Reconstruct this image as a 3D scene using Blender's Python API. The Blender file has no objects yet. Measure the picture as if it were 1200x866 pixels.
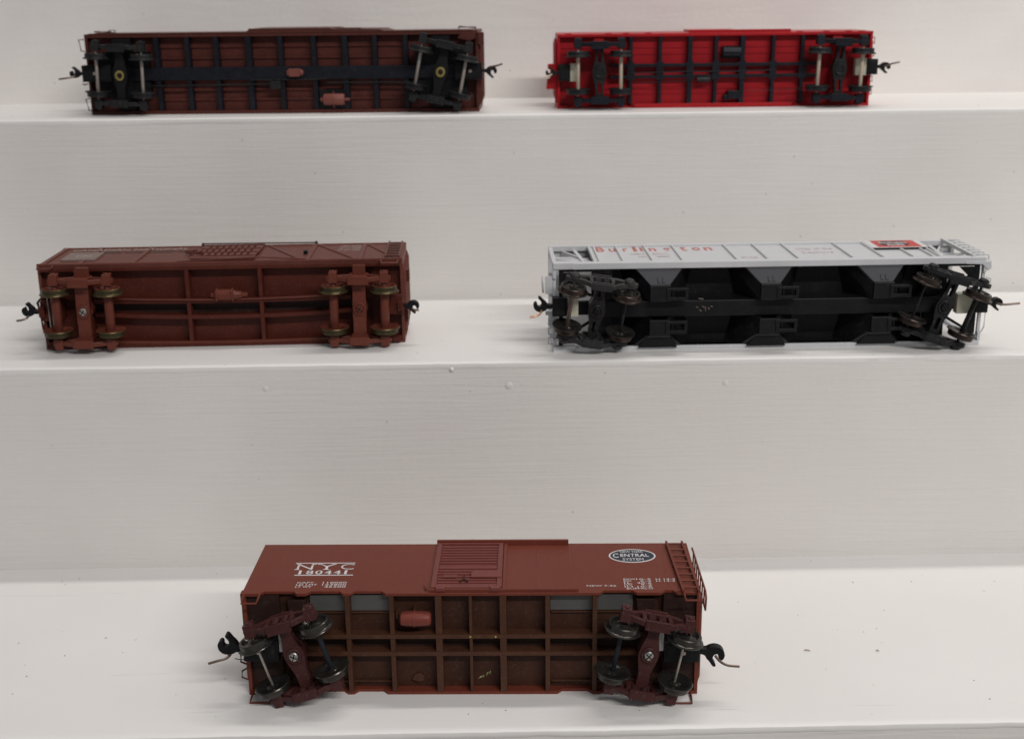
import bpy, bmesh, math, random
from mathutils import Vector, Matrix
from mathutils.geometry import tessellate_polygon
random.seed(7)
S = 0.001            # everything below is written in millimetres
R = math.radians
scene = bpy.context.scene

# ------------------------------------------------------------------ camera
cam_data = bpy.data.cameras.new('camera')
cam = bpy.data.objects.new('camera', cam_data)
scene.collection.objects.link(cam)
scene.camera = cam
right = Vector((0.99981803, -0.01567418, -0.0108734))
up = Vector((0.01489986, 0.28570836, 0.95820078))
fwd = Vector((0.01191239, 0.95818842, -0.28588991))
m3 = Matrix((right, up, -fwd)).transposed()
cam.matrix_world = Matrix.Translation((0, 0, 0.21092)) @ m3.to_4x4()
cam_data.sensor_width = 36
cam_data.lens = 36 * 1446.35 / 1200
cam_data.clip_start = 0.01
cam_data.clip_end = 20
cam_data.dof.use_dof = True
cam_data.dof.focus_distance = 0.40
cam_data.dof.aperture_fstop = 19

# ------------------------------------------------------------------ light
world = bpy.data.worlds.new('World')
scene.world = world
world.use_nodes = True
wb = world.node_tree.nodes['Background']
wb.inputs[0].default_value = (0.93, 0.955, 1.0, 1)
wb.inputs[1].default_value = 0.24

def tube_light(name, loc, length, width, power, color):
    d = bpy.data.lights.new(name, 'AREA')
    d.shape = 'RECTANGLE'; d.size = length; d.size_y = width
    d.energy = power; d.color = color
    o = bpy.data.objects.new(name, d)
    scene.collection.objects.link(o)
    o.location = loc
    return o
# two fluorescent tubes running left-right, one a little behind the stand, one in front
tube_light('ceiling_tube_light', (0.45, 0.62, 1.35), 1.2, 0.05, 7.2, (1.0, 0.955, 0.91))
t2 = tube_light('ceiling_tube_light', (0.75, -0.75, 1.15), 1.2, 0.06, 18.6, (1.0, 0.96, 0.925))
t2.rotation_euler = (R(42), 0, 0)

scene.view_settings.view_transform = 'Standard'
scene.view_settings.look = 'None'
scene.view_settings.exposure = 0.0
scene.view_settings.gamma = 1.0
scene.cycles.max_bounces = 8

# ------------------------------------------------------------------ materials
def mat(name, col, rough=0.5, metal=0.0, spec=0.2, mottle=0.12, mscale=180, bump=0.0, bscale=1500, dust=0.0, col2=None):
    m = bpy.data.materials.new(name); m.use_nodes = True
    nt = m.node_tree; N = nt.nodes; L = nt.links
    b = N['Principled BSDF']
    b.inputs['Roughness'].default_value = rough
    b.inputs['Metallic'].default_value = metal
    b.inputs['Specular IOR Level'].default_value = spec
    tc = N.new('ShaderNodeTexCoord')
    n = N.new('ShaderNodeTexNoise'); n.inputs['Scale'].default_value = mscale
    n.inputs['Detail'].default_value = 5
    L.new(tc.outputs['Object'], n.inputs['Vector'])
    r = N.new('ShaderNodeValToRGB')
    r.color_ramp.elements[0].position = 0.3; r.color_ramp.elements[1].position = 0.7
    c2 = col2 if col2 else tuple(min(1, c * (1 + mottle)) for c in col)
    r.color_ramp.elements[0].color = tuple(c * (1 - mottle) for c in col) + (1,)
    r.color_ramp.elements[1].color = tuple(c2) + (1,)
    L.new(n.outputs['Fac'], r.inputs['Fac'])
    out = r.outputs['Color']
    if dust > 0:
        n2 = N.new('ShaderNodeTexNoise'); n2.inputs['Scale'].default_value = 900; n2.inputs['Detail'].default_value = 6
        L.new(tc.outputs['Object'], n2.inputs['Vector'])
        r2 = N.new('ShaderNodeValToRGB'); r2.color_ramp.elements[0].position = 0.55; r2.color_ramp.elements[1].position = 0.8
        r2.color_ramp.elements[1].color = (dust, dust, dust, 1)
        L.new(n2.outputs['Fac'], r2.inputs['Fac'])
        mx = N.new('ShaderNodeMix'); mx.data_type = 'RGBA'
        L.new(r2.outputs['Color'], mx.inputs['Factor'])
        L.new(out, mx.inputs['A']); mx.inputs['B'].default_value = (0.33, 0.30, 0.27, 1)
        out = mx.outputs['Result']
    L.new(out, b.inputs['Base Color'])
    rr = N.new('ShaderNodeMapRange'); rr.inputs['To Min'].default_value = max(0.05, rough - 0.08); rr.inputs['To Max'].default_value = min(1, rough + 0.12)
    L.new(n.outputs['Fac'], rr.inputs['Value']); L.new(rr.outputs['Result'], b.inputs['Roughness'])
    if bump > 0:
        nb = N.new('ShaderNodeTexNoise'); nb.inputs['Scale'].default_value = bscale; nb.inputs['Detail'].default_value = 4
        L.new(tc.outputs['Object'], nb.inputs['Vector'])
        bp = N.new('ShaderNodeBump'); bp.inputs['Strength'].default_value = 0.6; bp.inputs['Distance'].default_value = bump
        L.new(nb.outputs['Fac'], bp.inputs['Height']); L.new(bp.outputs['Normal'], b.inputs['Normal'])
    return m

def paint_mat(name, col, scale, bdist, rough=0.5, blotch=0.04, scratches=False):
    """white brushed paint: long strokes across, blotches, fine relief"""
    m = bpy.data.materials.new(name); m.use_nodes = True
    nt = m.node_tree; N = nt.nodes; L = nt.links
    b = N['Principled BSDF']; b.inputs['Roughness'].default_value = rough
    b.inputs['Specular IOR Level'].default_value = 0.35
    tc = N.new('ShaderNodeTexCoord')
    mp = N.new('ShaderNodeMapping'); mp.inputs['Scale'].default_value = scale
    L.new(tc.outputs['Object'], mp.inputs['Vector'])
    st = N.new('ShaderNodeTexNoise'); st.inputs['Scale'].default_value = 1.0; st.inputs['Detail'].default_value = 6; st.inputs['Distortion'].default_value = 0.6
    L.new(mp.outputs['Vector'], st.inputs['Vector'])
    fine = N.new('ShaderNodeTexNoise'); fine.inputs['Scale'].default_value = 420; fine.inputs['Detail'].default_value = 5
    L.new(tc.outputs['Object'], fine.inputs['Vector'])
    big = N.new('ShaderNodeTexNoise'); big.inputs['Scale'].default_value = 14; big.inputs['Detail'].default_value = 3
    L.new(tc.outputs['Object'], big.inputs['Vector'])
    r = N.new('ShaderNodeValToRGB')
    r.color_ramp.elements[0].position = 0.35; r.color_ramp.elements[1].position = 0.65
    r.color_ramp.elements[0].color = (col[0] * (1 - blotch), col[1] * (1 - blotch * 1.3), col[2] * (1 - blotch * 1.1), 1)
    r.color_ramp.elements[1].color = tuple(col) + (1,)
    L.new(big.outputs['Fac'], r.inputs['Fac'])
    out = r.outputs['Color']
    # tiny pits and specks of dirt
    vo = N.new('ShaderNodeTexVoronoi'); vo.inputs['Scale'].default_value = 75
    L.new(tc.outputs['Object'], vo.inputs['Vector'])
    lt = N.new('ShaderNodeMapRange'); lt.inputs['From Min'].default_value = 0.02; lt.inputs['From Max'].default_value = 0.045
    lt.inputs['To Min'].default_value = 0.45; lt.inputs['To Max'].default_value = 0.0
    L.new(vo.outputs['Distance'], lt.inputs['Value'])
    mx = N.new('ShaderNodeMix'); mx.data_type = 'RGBA'
    L.new(lt.outputs['Result'], mx.inputs['Factor']); L.new(out, mx.inputs['A']); mx.inputs['B'].default_value = (0.25, 0.22, 0.19, 1)
    out = mx.outputs['Result']
    if scratches:
        mp2 = N.new('ShaderNodeMapping'); mp2.inputs['Rotation'].default_value = (0, 0, R(38)); mp2.inputs['Scale'].default_value = (9, 160, 9)
        L.new(tc.outputs['Object'], mp2.inputs['Vector'])
        ns = N.new('ShaderNodeTexNoise'); ns.inputs['Scale'].default_value = 1; ns.inputs['Detail'].default_value = 1; ns.inputs['Distortion'].default_value = 1.2
        L.new(mp2.outputs['Vector'], ns.inputs['Vector'])
        rs = N.new('ShaderNodeValToRGB'); e = rs.color_ramp.elements
        e[0].position = 0.742; e[0].color = (0, 0, 0, 1); e[1].position = 0.75; e[1].color = (.22, .22, .22, 1)
        e2 = rs.color_ramp.elements.new(0.765); e2.color = (0, 0, 0, 1)
        L.new(ns.outputs['Fac'], rs.inputs['Fac'])
        mx2 = N.new('ShaderNodeMix'); mx2.data_type = 'RGBA'
        L.new(rs.outputs['Color'], mx2.inputs['Factor']); L.new(out, mx2.inputs['A']); mx2.inputs['B'].default_value = (0.35, 0.33, 0.31, 1)
        out = mx2.outputs['Result']
    L.new(out, b.inputs['Base Color'])
    ad = N.new('ShaderNodeMath'); ad.operation = 'MULTIPLY_ADD'; ad.inputs[1].default_value = 0.35
    L.new(fine.outputs['Fac'], ad.inputs[0]); L.new(st.outputs['Fac'], ad.inputs[2])
    bp = N.new('ShaderNodeBump'); bp.inputs['Strength'].default_value = 1.0; bp.inputs['Distance'].default_value = bdist
    L.new(ad.outputs[0], bp.inputs['Height']); L.new(bp.outputs['Normal'], b.inputs['Normal'])
    return m

WHITE = (0.74, 0.715, 0.69)
M = {}
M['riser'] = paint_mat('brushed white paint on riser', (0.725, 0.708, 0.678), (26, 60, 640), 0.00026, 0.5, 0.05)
M['tread'] = paint_mat('smooth white paint on tread', (0.772, 0.760, 0.738), (10, 150, 60), 0.00012, 0.42, 0.03, True)
M['wallp'] = paint_mat('white painted wall', (0.78, 0.758, 0.728), (20, 60, 160), 0.0003, 0.55, 0.07)
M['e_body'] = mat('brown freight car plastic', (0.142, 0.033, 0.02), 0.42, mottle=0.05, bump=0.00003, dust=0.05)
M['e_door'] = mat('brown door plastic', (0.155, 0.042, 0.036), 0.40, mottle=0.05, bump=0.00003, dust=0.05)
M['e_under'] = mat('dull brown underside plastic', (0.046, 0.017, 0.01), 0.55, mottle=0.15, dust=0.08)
M['e_shaded'] = mat('brown plastic with shade painted in', (0.026, 0.012, 0.009), 0.5, mottle=0.15, dust=0.05)  # brown plastic darkened to paint in the shade of recesses
M['e_rib'] = mat('brown underframe plastic', (0.064, 0.026, 0.014), 0.40, mottle=0.15, dust=0.08)
M['e_truck'] = mat('maroon plastic bogie', (0.052, 0.017, 0.016), 0.38, mottle=0.12, dust=0.12)
M['e_tank'] = mat('red brown tank plastic', (0.17, 0.042, 0.03), 0.36, mottle=0.06)
M['bay_grey'] = mat('dull grey bay plate', (0.1, 0.1, 0.097), 0.42, metal=0.3, mottle=0.08)
M['wheel'] = mat('blackened metal wheel', (0.06, 0.055, 0.05), 0.24, metal=0.75, mottle=0.3, dust=0.08)
M['axle_blue'] = mat('dark axle', (0.02, 0.024, 0.03), 0.35, metal=0.3)
M['rim_brown'] = mat('worn wheel rim', (0.045, 0.034, 0.029), 0.3, metal=0.7, mottle=0.3)
M['frame_grey'] = mat('dark grey bogie plastic', (0.03, 0.03, 0.031), 0.36, mottle=0.2, dust=0.1)
M['gate_black'] = mat('black gate plastic', (0.0085, 0.0085, 0.01), 0.4, mottle=0.2, dust=0.05)
M['steel'] = mat('bright steel', (0.55, 0.53, 0.50), 0.28, metal=1.0)
M['steel_dull'] = mat('dull steel axle', (0.42, 0.37, 0.33), 0.4, metal=0.75)
M['brass'] = mat('brass', (0.62, 0.47, 0.16), 0.25, metal=1.0)
M['tan_axle'] = mat('tan axle', (0.50, 0.42, 0.33), 0.4, metal=0.2)
M['copper'] = mat('copper wire', (0.42, 0.24, 0.16), 0.35, metal=0.8)
M['pin'] = mat('tarnished wire', (0.16, 0.12, 0.10), 0.35, metal=0.7)
M['black'] = mat('black plastic', (0.007, 0.007, 0.008), 0.42, mottle=0.2, dust=0.04)
M['black_blue'] = mat('blue black plastic', (0.008, 0.009, 0.014), 0.40, mottle=0.2, dust=0.05)
M['black_grey'] = mat('worn black plastic', (0.014, 0.014, 0.0155), 0.38, mottle=0.25, dust=0.12)
M['light_plate'] = mat('pale grey metal plate', (0.50, 0.50, 0.47), 0.4)
M['cream'] = mat('cream plastic plate', (0.50, 0.48, 0.38), 0.5)
M['a_body'] = mat('dark oxide plastic', (0.08, 0.022, 0.016), 0.45, mottle=0.08, dust=0.08)
M['a_floor'] = mat('oxide floor plastic', (0.078, 0.019, 0.014), 0.5, mottle=0.18, dust=0.08)
M['a_part'] = mat('light oxide plastic', (0.18, 0.06, 0.048), 0.42, mottle=0.08)
M['b_body'] = mat('bright red plastic', (0.37, 0.009, 0.014), 0.38, mottle=0.05, bump=0.00003)
M['b_floor'] = mat('red floor plastic', (0.31, 0.0075, 0.013), 0.42, mottle=0.08)
M['c_body'] = mat('brown painted brass body', (0.122, 0.036, 0.026), 0.45, mottle=0.1, dust=0.05)
M['c_under'] = mat('brown painted underside', (0.074, 0.0145, 0.0085), 0.45, mottle=0.12, dust=0.07)
M['c_truck'] = mat('brown painted bogie', (0.118, 0.031, 0.02), 0.36, mottle=0.1, dust=0.05)
M['c_rim'] = mat('tarnished brass rim', (0.085, 0.066, 0.032), 0.35, metal=0.7, mottle=0.25)
M['c_tread'] = mat('dark olive wheel tread', (0.045, 0.036, 0.018), 0.4, metal=0.4, mottle=0.25)
M['c_plate'] = mat('grey brown plate', (0.19, 0.14, 0.125), 0.55, mottle=0.15)
M['d_body'] = mat('silver grey paint', (0.53, 0.535, 0.55), 0.42, mottle=0.03, bump=0.00002)
M['d_grey'] = mat('dark grey plastic sheet', (0.048, 0.048, 0.054), 0.5, mottle=0.04)
M['print_white'] = mat('white print', (0.60, 0.585, 0.59), 0.5, mottle=0.05)
M['print_cream'] = mat('cream print', (0.38, 0.33, 0.29), 0.5, mottle=0.15, mscale=900)
M['print_red'] = mat('red print', (0.5, 0.15, 0.12), 0.5, mottle=0.08)
M['print_pink'] = mat('faint red print', (0.5, 0.38, 0.37), 0.5, mottle=0.1)
M['print_grey'] = mat('faint grey print', (0.38, 0.33, 0.33), 0.5, mottle=0.1)
M['print_black'] = mat('black print', (0.02, 0.02, 0.025), 0.45)
M['emblem_navy'] = mat('blue grey emblem print', (0.030, 0.036, 0.050), 0.45)
M['print_mark'] = mat('black stencil mark', (0.008, 0.008, 0.01), 0.5)
M['emblem_red'] = mat('emblem red', (0.46, 0.055, 0.045), 0.45, mottle=0.03)
M['glue'] = mat('dried glue smear', (0.22, 0.20, 0.10), 0.3, mottle=0.3, mscale=2500)
M['lint'] = mat('brown lint', (0.3, 0.21, 0.17), 0.8)
M['speck'] = mat('dark dust', (0.22, 0.2, 0.18), 0.9)

# ------------------------------------------------------------------ mesh helpers
class MB:
    """collects geometry in millimetres; local x = along the car, y = away from camera, z = up"""
    def __init__(s): s.v = []; s.f = []
    def add(s, vs, fs, T=None):
        o = len(s.v)
        s.v += [tuple(T @ Vector(p)) if T else tuple(p) for p in vs]
        s.f += [tuple(o + i for i in f) for f in fs]
        return s
    def box(s, x0, x1, y0, y1, z0, z1, T=None):
        v = [(x0,y0,z0),(x1,y0,z0),(x1,y1,z0),(x0,y1,z0),(x0,y0,z1),(x1,y0,z1),(x1,y1,z1),(x0,y1,z1)]
        return s.add(v, [(0,3,2,1),(4,5,6,7),(0,1,5,4),(1,2,6,5),(2,3,7,6),(3,0,4,7)], T)
    def hexa(s, lo, hi):
        """two quads (lists of 4 points) joined"""
        return s.add(list(lo) + list(hi), [(0,3,2,1),(4,5,6,7),(0,1,5,4),(1,2,6,5),(2,3,7,6),(3,0,4,7)])
    def prism(s, loops, a, b, fn):
        """2D loops (outer, then holes) extruded from a to b; fn(p,q,t) -> 3D"""
        if not isinstance(loops[0][0], (tuple, list)): loops = [loops]
        flat = [p for l in loops for p in l]
        tris = tessellate_polygon([[Vector((p[0], p[1], 0)) for p in l] for l in loops])
        n = len(flat)
        vs = [fn(p[0], p[1], a) for p in flat] + [fn(p[0], p[1], b) for p in flat]
        fs = [tuple(t) for t in tris] + [tuple(n + i for i in reversed(t)) for t in tris]
        k = 0
        for l in loops:
            m = len(l)
            for i in range(m):
                j = (i + 1) % m
                fs.append((k + i, k + j, n + k + j, n + k + i))
            k += m
        return s.add(vs, fs)
    def rings(s, rings, closed=False):
        o = len(s.v); n = len(rings[0])
        for r_ in rings: s.v += [tuple(p) for p in r_]
        for i in range(len(rings) - 1):
            for j in range(n):
                k = (j + 1) % n
                s.f.append((o+i*n+j, o+i*n+k, o+(i+1)*n+k, o+(i+1)*n+j))
        if not closed:
            s.f.append(tuple(o + j for j in reversed(range(n))))
            s.f.append(tuple(o + (len(rings)-1)*n + j for j in range(n)))
        return s
    def tube(s, pts, r, seg=8):
        pts = [Vector(p) for p in pts]; rings = []
        ref = None
        for i, p in enumerate(pts):
            d = (pts[min(i+1, len(pts)-1)] - pts[max(i-1, 0)]).normalized()
            if ref is None: ref = Vector((0,0,1)) if abs(d.z) < .9 else Vector((1,0,0))
            a = d.cross(ref).normalized(); b = d.cross(a).normalized()
            ref = b.cross(d) * 1.0 if False else ref
            rr = r[i] if isinstance(r, (list, tuple)) else r
            rings.append([p + a*math.cos(t)*rr + b*math.sin(t)*rr for t in [2*math.pi*k/seg for k in range(seg)]])
        return s.rings(rings)
    def lathe(s, prof, origin, axis, seg=28):
        """prof: (radius, offset along axis)"""
        ax = Vector(axis).normalized(); ref = Vector((0,0,1)) if abs(ax.z) < .9 else Vector((1,0,0))
        a = ax.cross(ref).normalized(); b = ax.cross(a)
        o = Vector(origin)
        return s.rings([[o + ax*t + a*math.cos(q)*rr + b*math.sin(q)*rr for q in [2*math.pi*k/seg for k in range(seg)]] for rr, t in prof])
    def build(s, name, m, parent=None, bevel=0.0, smooth=False):
        me = bpy.data.meshes.new(name)
        me.from_pydata([(x*S, y*S, z*S) for x, y, z in s.v], [], s.f)
        bm = bmesh.new(); bm.from_mesh(me); bmesh.ops.recalc_face_normals(bm, faces=bm.faces)
        if smooth:
            for f in bm.faces: f.smooth = True
            for e in bm.edges:
                if len(e.link_faces) == 2 and e.calc_face_angle(0) > R(38): e.smooth = False
        bm.to_mesh(me); bm.free()
        me.materials.append(m if isinstance(m, bpy.types.Material) else M[m])
        o = bpy.data.objects.new(name, me); scene.collection.objects.link(o)
        if parent: o.parent = parent
        if bevel:
            bv = o.modifiers.new('bevel', 'BEVEL'); bv.width = bevel*S; bv.segments = 2; bv.limit_method = 'ANGLE'; bv.angle_limit = R(50)
        return o

XZ = lambda p, q, t: (p, t, q)      # polygon in the underside plane, extruded in depth
XY = lambda p, q, t: (p, q, t)      # polygon in the side plane, extruded upwards
YZ = lambda p, q, t: (t, p, q)

def root(name, loc, rz, label, cat, group=None):
    o = bpy.data.objects.new(name, None); scene.collection.objects.link(o)
    o.empty_display_size = 0.02
    o.location = [c*S for c in loc]; o.rotation_euler = (0, 0, rz)
    o['label'] = label; o['category'] = cat
    if group: o['group'] = group
    return o

def place(o, loc, parent):
    o.parent = parent; o.location = [c*S for c in loc]; return o

def copy_tree(o, parent):
    c = o.copy(); scene.collection.objects.link(c); c.parent = parent
    for ch in o.children: copy_tree(ch, c)
    return c

def text(s_, x0, x1, y0, y1, z, m, parent, name='lettering', bold=0.0, thick=0.03, plane='XY', shear=0.0):
    """flat printed letters fitted to a box; lies on the upper side (XY) or on the underside plane"""
    cu = bpy.data.curves.new('t', 'FONT'); cu.body = s_; cu.size = 1; cu.offset = bold; cu.resolution_u = 3
    cu.shear = shear
    to = bpy.data.objects.new('t', cu); scene.collection.objects.link(to)
    dg = bpy.context.evaluated_depsgraph_get()
    me = bpy.data.meshes.new_from_object(to.evaluated_get(dg))
    bpy.data.objects.remove(to); bpy.data.curves.remove(cu)
    xs = [v.co.x for v in me.vertices]; ys = [v.co.y for v in me.vertices]
    ax, bx, ay, by = min(xs), max(xs), min(ys), max(ys)
    for v in me.vertices:
        x = x0 + (v.co.x-ax)/(bx-ax)*(x1-x0); y = y0 + (v.co.y-ay)/(by-ay)*(y1-y0)
        v.co = (x*S, y*S, z*S) if plane == 'XY' else (x*S, z*S, y*S)
    me.name = name; me.materials.clear(); me.materials.append(M[m])
    bm = bmesh.new(); bm.from_mesh(me)
    for f in bm.faces:
        if plane == 'XY' and f.normal.z < 0: f.normal_flip()
    ext = bmesh.ops.extrude_face_region(bm, geom=bm.faces[:])
    dv = Vector((0, 0, thick*S)) if plane == 'XY' else Vector((0, -thick*S, 0))
    for g in ext['geom']:
        if isinstance(g, bmesh.types.BMVert): g.co += dv
    bmesh.ops.recalc_face_normals(bm, faces=bm.faces)
    bm.to_mesh(me); bm.free()
    o = bpy.data.objects.new(name, me); scene.collection.objects.link(o); o.parent = parent
    return o

# ------------------------------------------------------------------ the stepped stand and wall
from mathutils import noise as mnoise
ROW_Z = [163.4, 81.7, 0.0]; LIP = [549.32, 443.31, 326.25]; WALL = 642.67
X0, X1 = -620, 640
stand = root('display_stand', (0, 326, -95), 0, 'white painted stepped wooden stand carrying the five model freight cars', 'display stand')

def lip_board(name, kind, prof_fn, m, nseg=420):
    mb = MB(); rr = []
    for i in range(nseg + 1):
        x = X0 + (X1 - X0) * i / nseg
        rr.append([(x, y - 326, z + 95) for (y, z) in prof_fn(x)])
    mb.rings(rr)
    return mb.build(name, m, stand, smooth=True)

def wob(x, seed, amp, fr=0.02):
    return amp * mnoise.noise(Vector((x*fr, seed, 0))) + amp*0.6*mnoise.noise(Vector((x*fr*6, seed+9, 0))) + amp*0.35*mnoise.noise(Vector((x*fr*23, seed+20, 0)))

for i in range(3):
    z = ROW_Z[i]; y0 = LIP[i]; yb = (LIP[i-1] if i else WALL)
    def prof(x, z=z, y0=y0, yb=yb, i=i):
        a = wob(x, i*3.1, 0.55); b = wob(x, i*5.7+40, 0.30)
        r = 0.8
        # rounded painted nose of the tread: slight bead that catches the light
        return [(yb+0.5, z-12), (y0+2.5, z-12), (y0+0.6, z-3.6+b*2), (y0-0.20+a*.5, z-2.4+b*1.6), (y0-0.42+a*.8, z-1.3+b),
                (y0-0.25+a*.8, z-0.45+b*.5), (y0+r*.4+a*.8, z-0.05+b*.25), (y0+2.2+a, z+0.02+b*.15), (y0+6, z), (yb+0.5, z)]
    t = lip_board('tread', 'tread', prof, M['tread'])
    t['label'] = ['upper white tread carrying two cars', 'middle white tread carrying two cars', 'wide lowest white tread carrying one car'][i]
    bottom = ROW_Z[i+1] if i < 2 else -95
    rz0 = bottom - 3 if i < 2 else -95
    mb = MB(); rings = []
    for k in range(421):
        x = X0 + (X1-X0)*k/420
        a = wob(x, i*7.7+3, 0.25, 0.008)
        zs = [z - 1.7 - (z - 1.7 - rz0) * q / 14 for q in range(15)]
        rings.append([(x, y0 + a*.6 + 0.12*mnoise.noise(Vector((x*.012, zz*.05, i))) - 326, zz + 95) for zz in zs] +
                     [(x, y0 + 12 - 326, rz0 + 95), (x, y0 + 12 - 326, z - 12.2 + 95), (x, y0 + 4 - 326, z - 12.2 + 95), (x, y0 + 1.6 - 326, z - 2.6 + 95)])
    rr = mb.rings(rings).build('riser', M['riser'], stand, smooth=True)
# round painted-over nail head and paint blobs on the riser under the middle tread
def dome(name, x, y, z, r, h, m, parent, lab=None):
    prof = [(r, 0), (r*.96, h*.45), (r*.75, h*.8), (r*.4, h*.97), (r*.05, h)]
    o = MB().lathe(prof, (x, y-326, z+95), (0, -1, 0), 18).build(name, m, parent, smooth=True)
    if lab: o['label'] = lab
    return o
dome('nail_head', 4.3, LIP[1]+0.1, ROW_Z[1]-9.4, 1.5, 0.55, M['riser'], stand)
dome('nail_head', -17, LIP[1]-.3, ROW_Z[1]-2.6, 0.8, 0.5, M['tread'], stand)
dome('nail_head', 86, LIP[1]+0.1, ROW_Z[1]-9.6, 1.1, 0.4, M['riser'], stand)
dome('nail_head', -87, LIP[1]+0.1, ROW_Z[1]-9.2, 1.1, 0.4, M['riser'], stand)
dome('nail_head', -230, LIP[0]+0.1, ROW_Z[0]-4.5, 1.0, 0.4, M['riser'], stand)

wall = MB().box(X0, X1, WALL, WALL+15, ROW_Z[0]-20, 420).build('wall', M['wallp']); wall['kind'] = 'structure'
fl = MB().box(-900, 900, -500, 900, -110, -95.2).build('floor', mat('dull grey floor', (0.3, 0.29, 0.28), 0.7)); fl['kind'] = 'structure'

# dust and lint on the treads
mb = MB()
for k in range(130):
    i = random.choice([2, 2, 2, 1, 0])
    x = random.uniform(-200, 240) * (1 if i == 2 else 1.25)
    yb = LIP[i-1] if i else WALL
    y = random.uniform(LIP[i]+3, yb-3); s_ = random.uniform(0.08, 0.24)
    a = random.uniform(0, 3.14)
    T = Matrix.Translation((x, y, ROW_Z[i])) @ Matrix.Rotation(a, 4, 'Z')
    mb.box(-s_*random.uniform(.8, 2), s_, -s_*.6, s_*.6, 0.02, s_*.7, T)
o = mb.build('dust', M['speck']); o['kind'] = 'stuff'; o['label'] = 'dark dust specks scattered over the white treads'; o['category'] = 'dust'
def lint(x, y, z, ln, ang, label):
    o = MB().tube([(-ln/2, -.1, .35), (-ln/4, .1, .5), (ln/4, 0, .45), (ln/2, -.25, .3)], [.08, .18, .16, .06], 6).build('lint_fibre', M['lint'])
    o.location = (x*S, y*S, z*S); o.rotation_euler = (0, 0, ang); o['label'] = label; o['category'] = 'lint'; o['group'] = 'lint bits on the lowest tread'
lint(103, 370, 0, 2.2, R(-8), 'larger brown lint fibre on the lowest tread right of the brown boxcar')
lint(126.5, 369, 0, 1.0, R(-6), 'small brown lint crumb on the lowest tread far right')

# ------------------------------------------------------------------ bogies
def make_wheel(m_w, m_rim=None):
    """axis along z; outer face at +z"""
    prof = [(0.3, 0.95), (1.35, 0.95), (1.4, 0.75), (2.2, 0.35), (3.3, 0.30), (3.75, 0.75), (3.95, 1.05), (4.65, 1.10), (4.85, 0.9), (4.95, -0.45), (5.15, -0.62), (5.65, -0.75), (5.75, -0.95), (5.6, -1.2), (4.2, -1.25), (3.6, -0.9), (2.0, -0.55), (1.5, -0.9), (0.3, -0.95)]
    o = MB().lathe(prof, (0,0,0), (0,0,1), 36).build('wheel', m_w, smooth=True)
    if m_rim:
        o.data.materials.append(M[m_rim])
        n = 36
        o.data.materials.append(M['c_tread'] if m_rim == 'c_rim' else M[m_rim])
        for p in o.data.polygons:
            if 7*n <= p.index < 13*n: p.material_index = 2 if 8*n <= p.index < 9*n else 1
    return o

def spring(mb, a, w0, w1, c, r=0.95):
    pts = []; turns = 4; k = 40
    for i in range(k+1):
        t = i/k
        pts.append((a + r*math.cos(2*math.pi*turns*t), -(w0 + (w1-w0)*t), c + r*math.sin(2*math.pi*turns*t)))
    mb.tube(pts, 0.28, 5)

def frame_profile(style):
    if style == 'arch':      # light arch bars with open gaps
        out = [(-12.2,5.2),(-8.2,4.9),(-3.6,3.2),(3.6,3.2),(8.2,4.9),(12.2,5.2),(12.2,8.0),(8.4,8.2),(3.6,10.4),(-3.6,10.4),(-8.4,8.2),(-12.2,8.0)]
        holes = [[(-7.8,6.2),(-2.9,4.2),(-2.9,9.3),(-7.8,7.3)], [(7.8,6.2),(7.8,7.3),(2.9,9.3),(2.9,4.2)]]
    elif style == 'wide':    # roller bearing frame
        out = [(-13.4,5.4),(-10.5,4.6),(-5,3.4),(5,3.4),(10.5,4.6),(13.4,5.4),(13.6,7.0),(12.2,8.0),(9.6,8.3),(6.4,9.4),(4.2,11.2),(-4.2,11.2),(-6.4,9.4),(-9.6,8.3),(-12.2,8.0),(-13.6,7.0)]
        holes = [[(-9.0,6.0),(-5.0,5.0),(-4.4,9.6),(-6.8,7.8)], [(9.0,6.0),(6.8,7.8),(4.4,9.6),(5.0,5.0)], [(-3.4,5.2),(3.4,5.2),(3.4,9.4),(-3.4,9.4)]]
    else:
        out = [(-11.6,5.4),(-8.2,4.8),(-4,3.2),(4,3.2),(8.2,4.8),(11.6,5.4),(11.6,8.2),(8.4,8.4),(4.4,10.4),(-4.4,10.4),(-8.4,8.4),(-11.6,8.2)]
        holes = [[(-8.0,6.4),(-4.7,5.0),(-4.7,8.9),(-7.6,7.4)], [(8.0,6.4),(7.6,7.4),(4.7,8.9),(4.7,5.0)], [(-3.4,5.0),(3.4,5.0),(3.4,8.8),(-3.4,8.8)]]
    return [out] + holes

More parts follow.
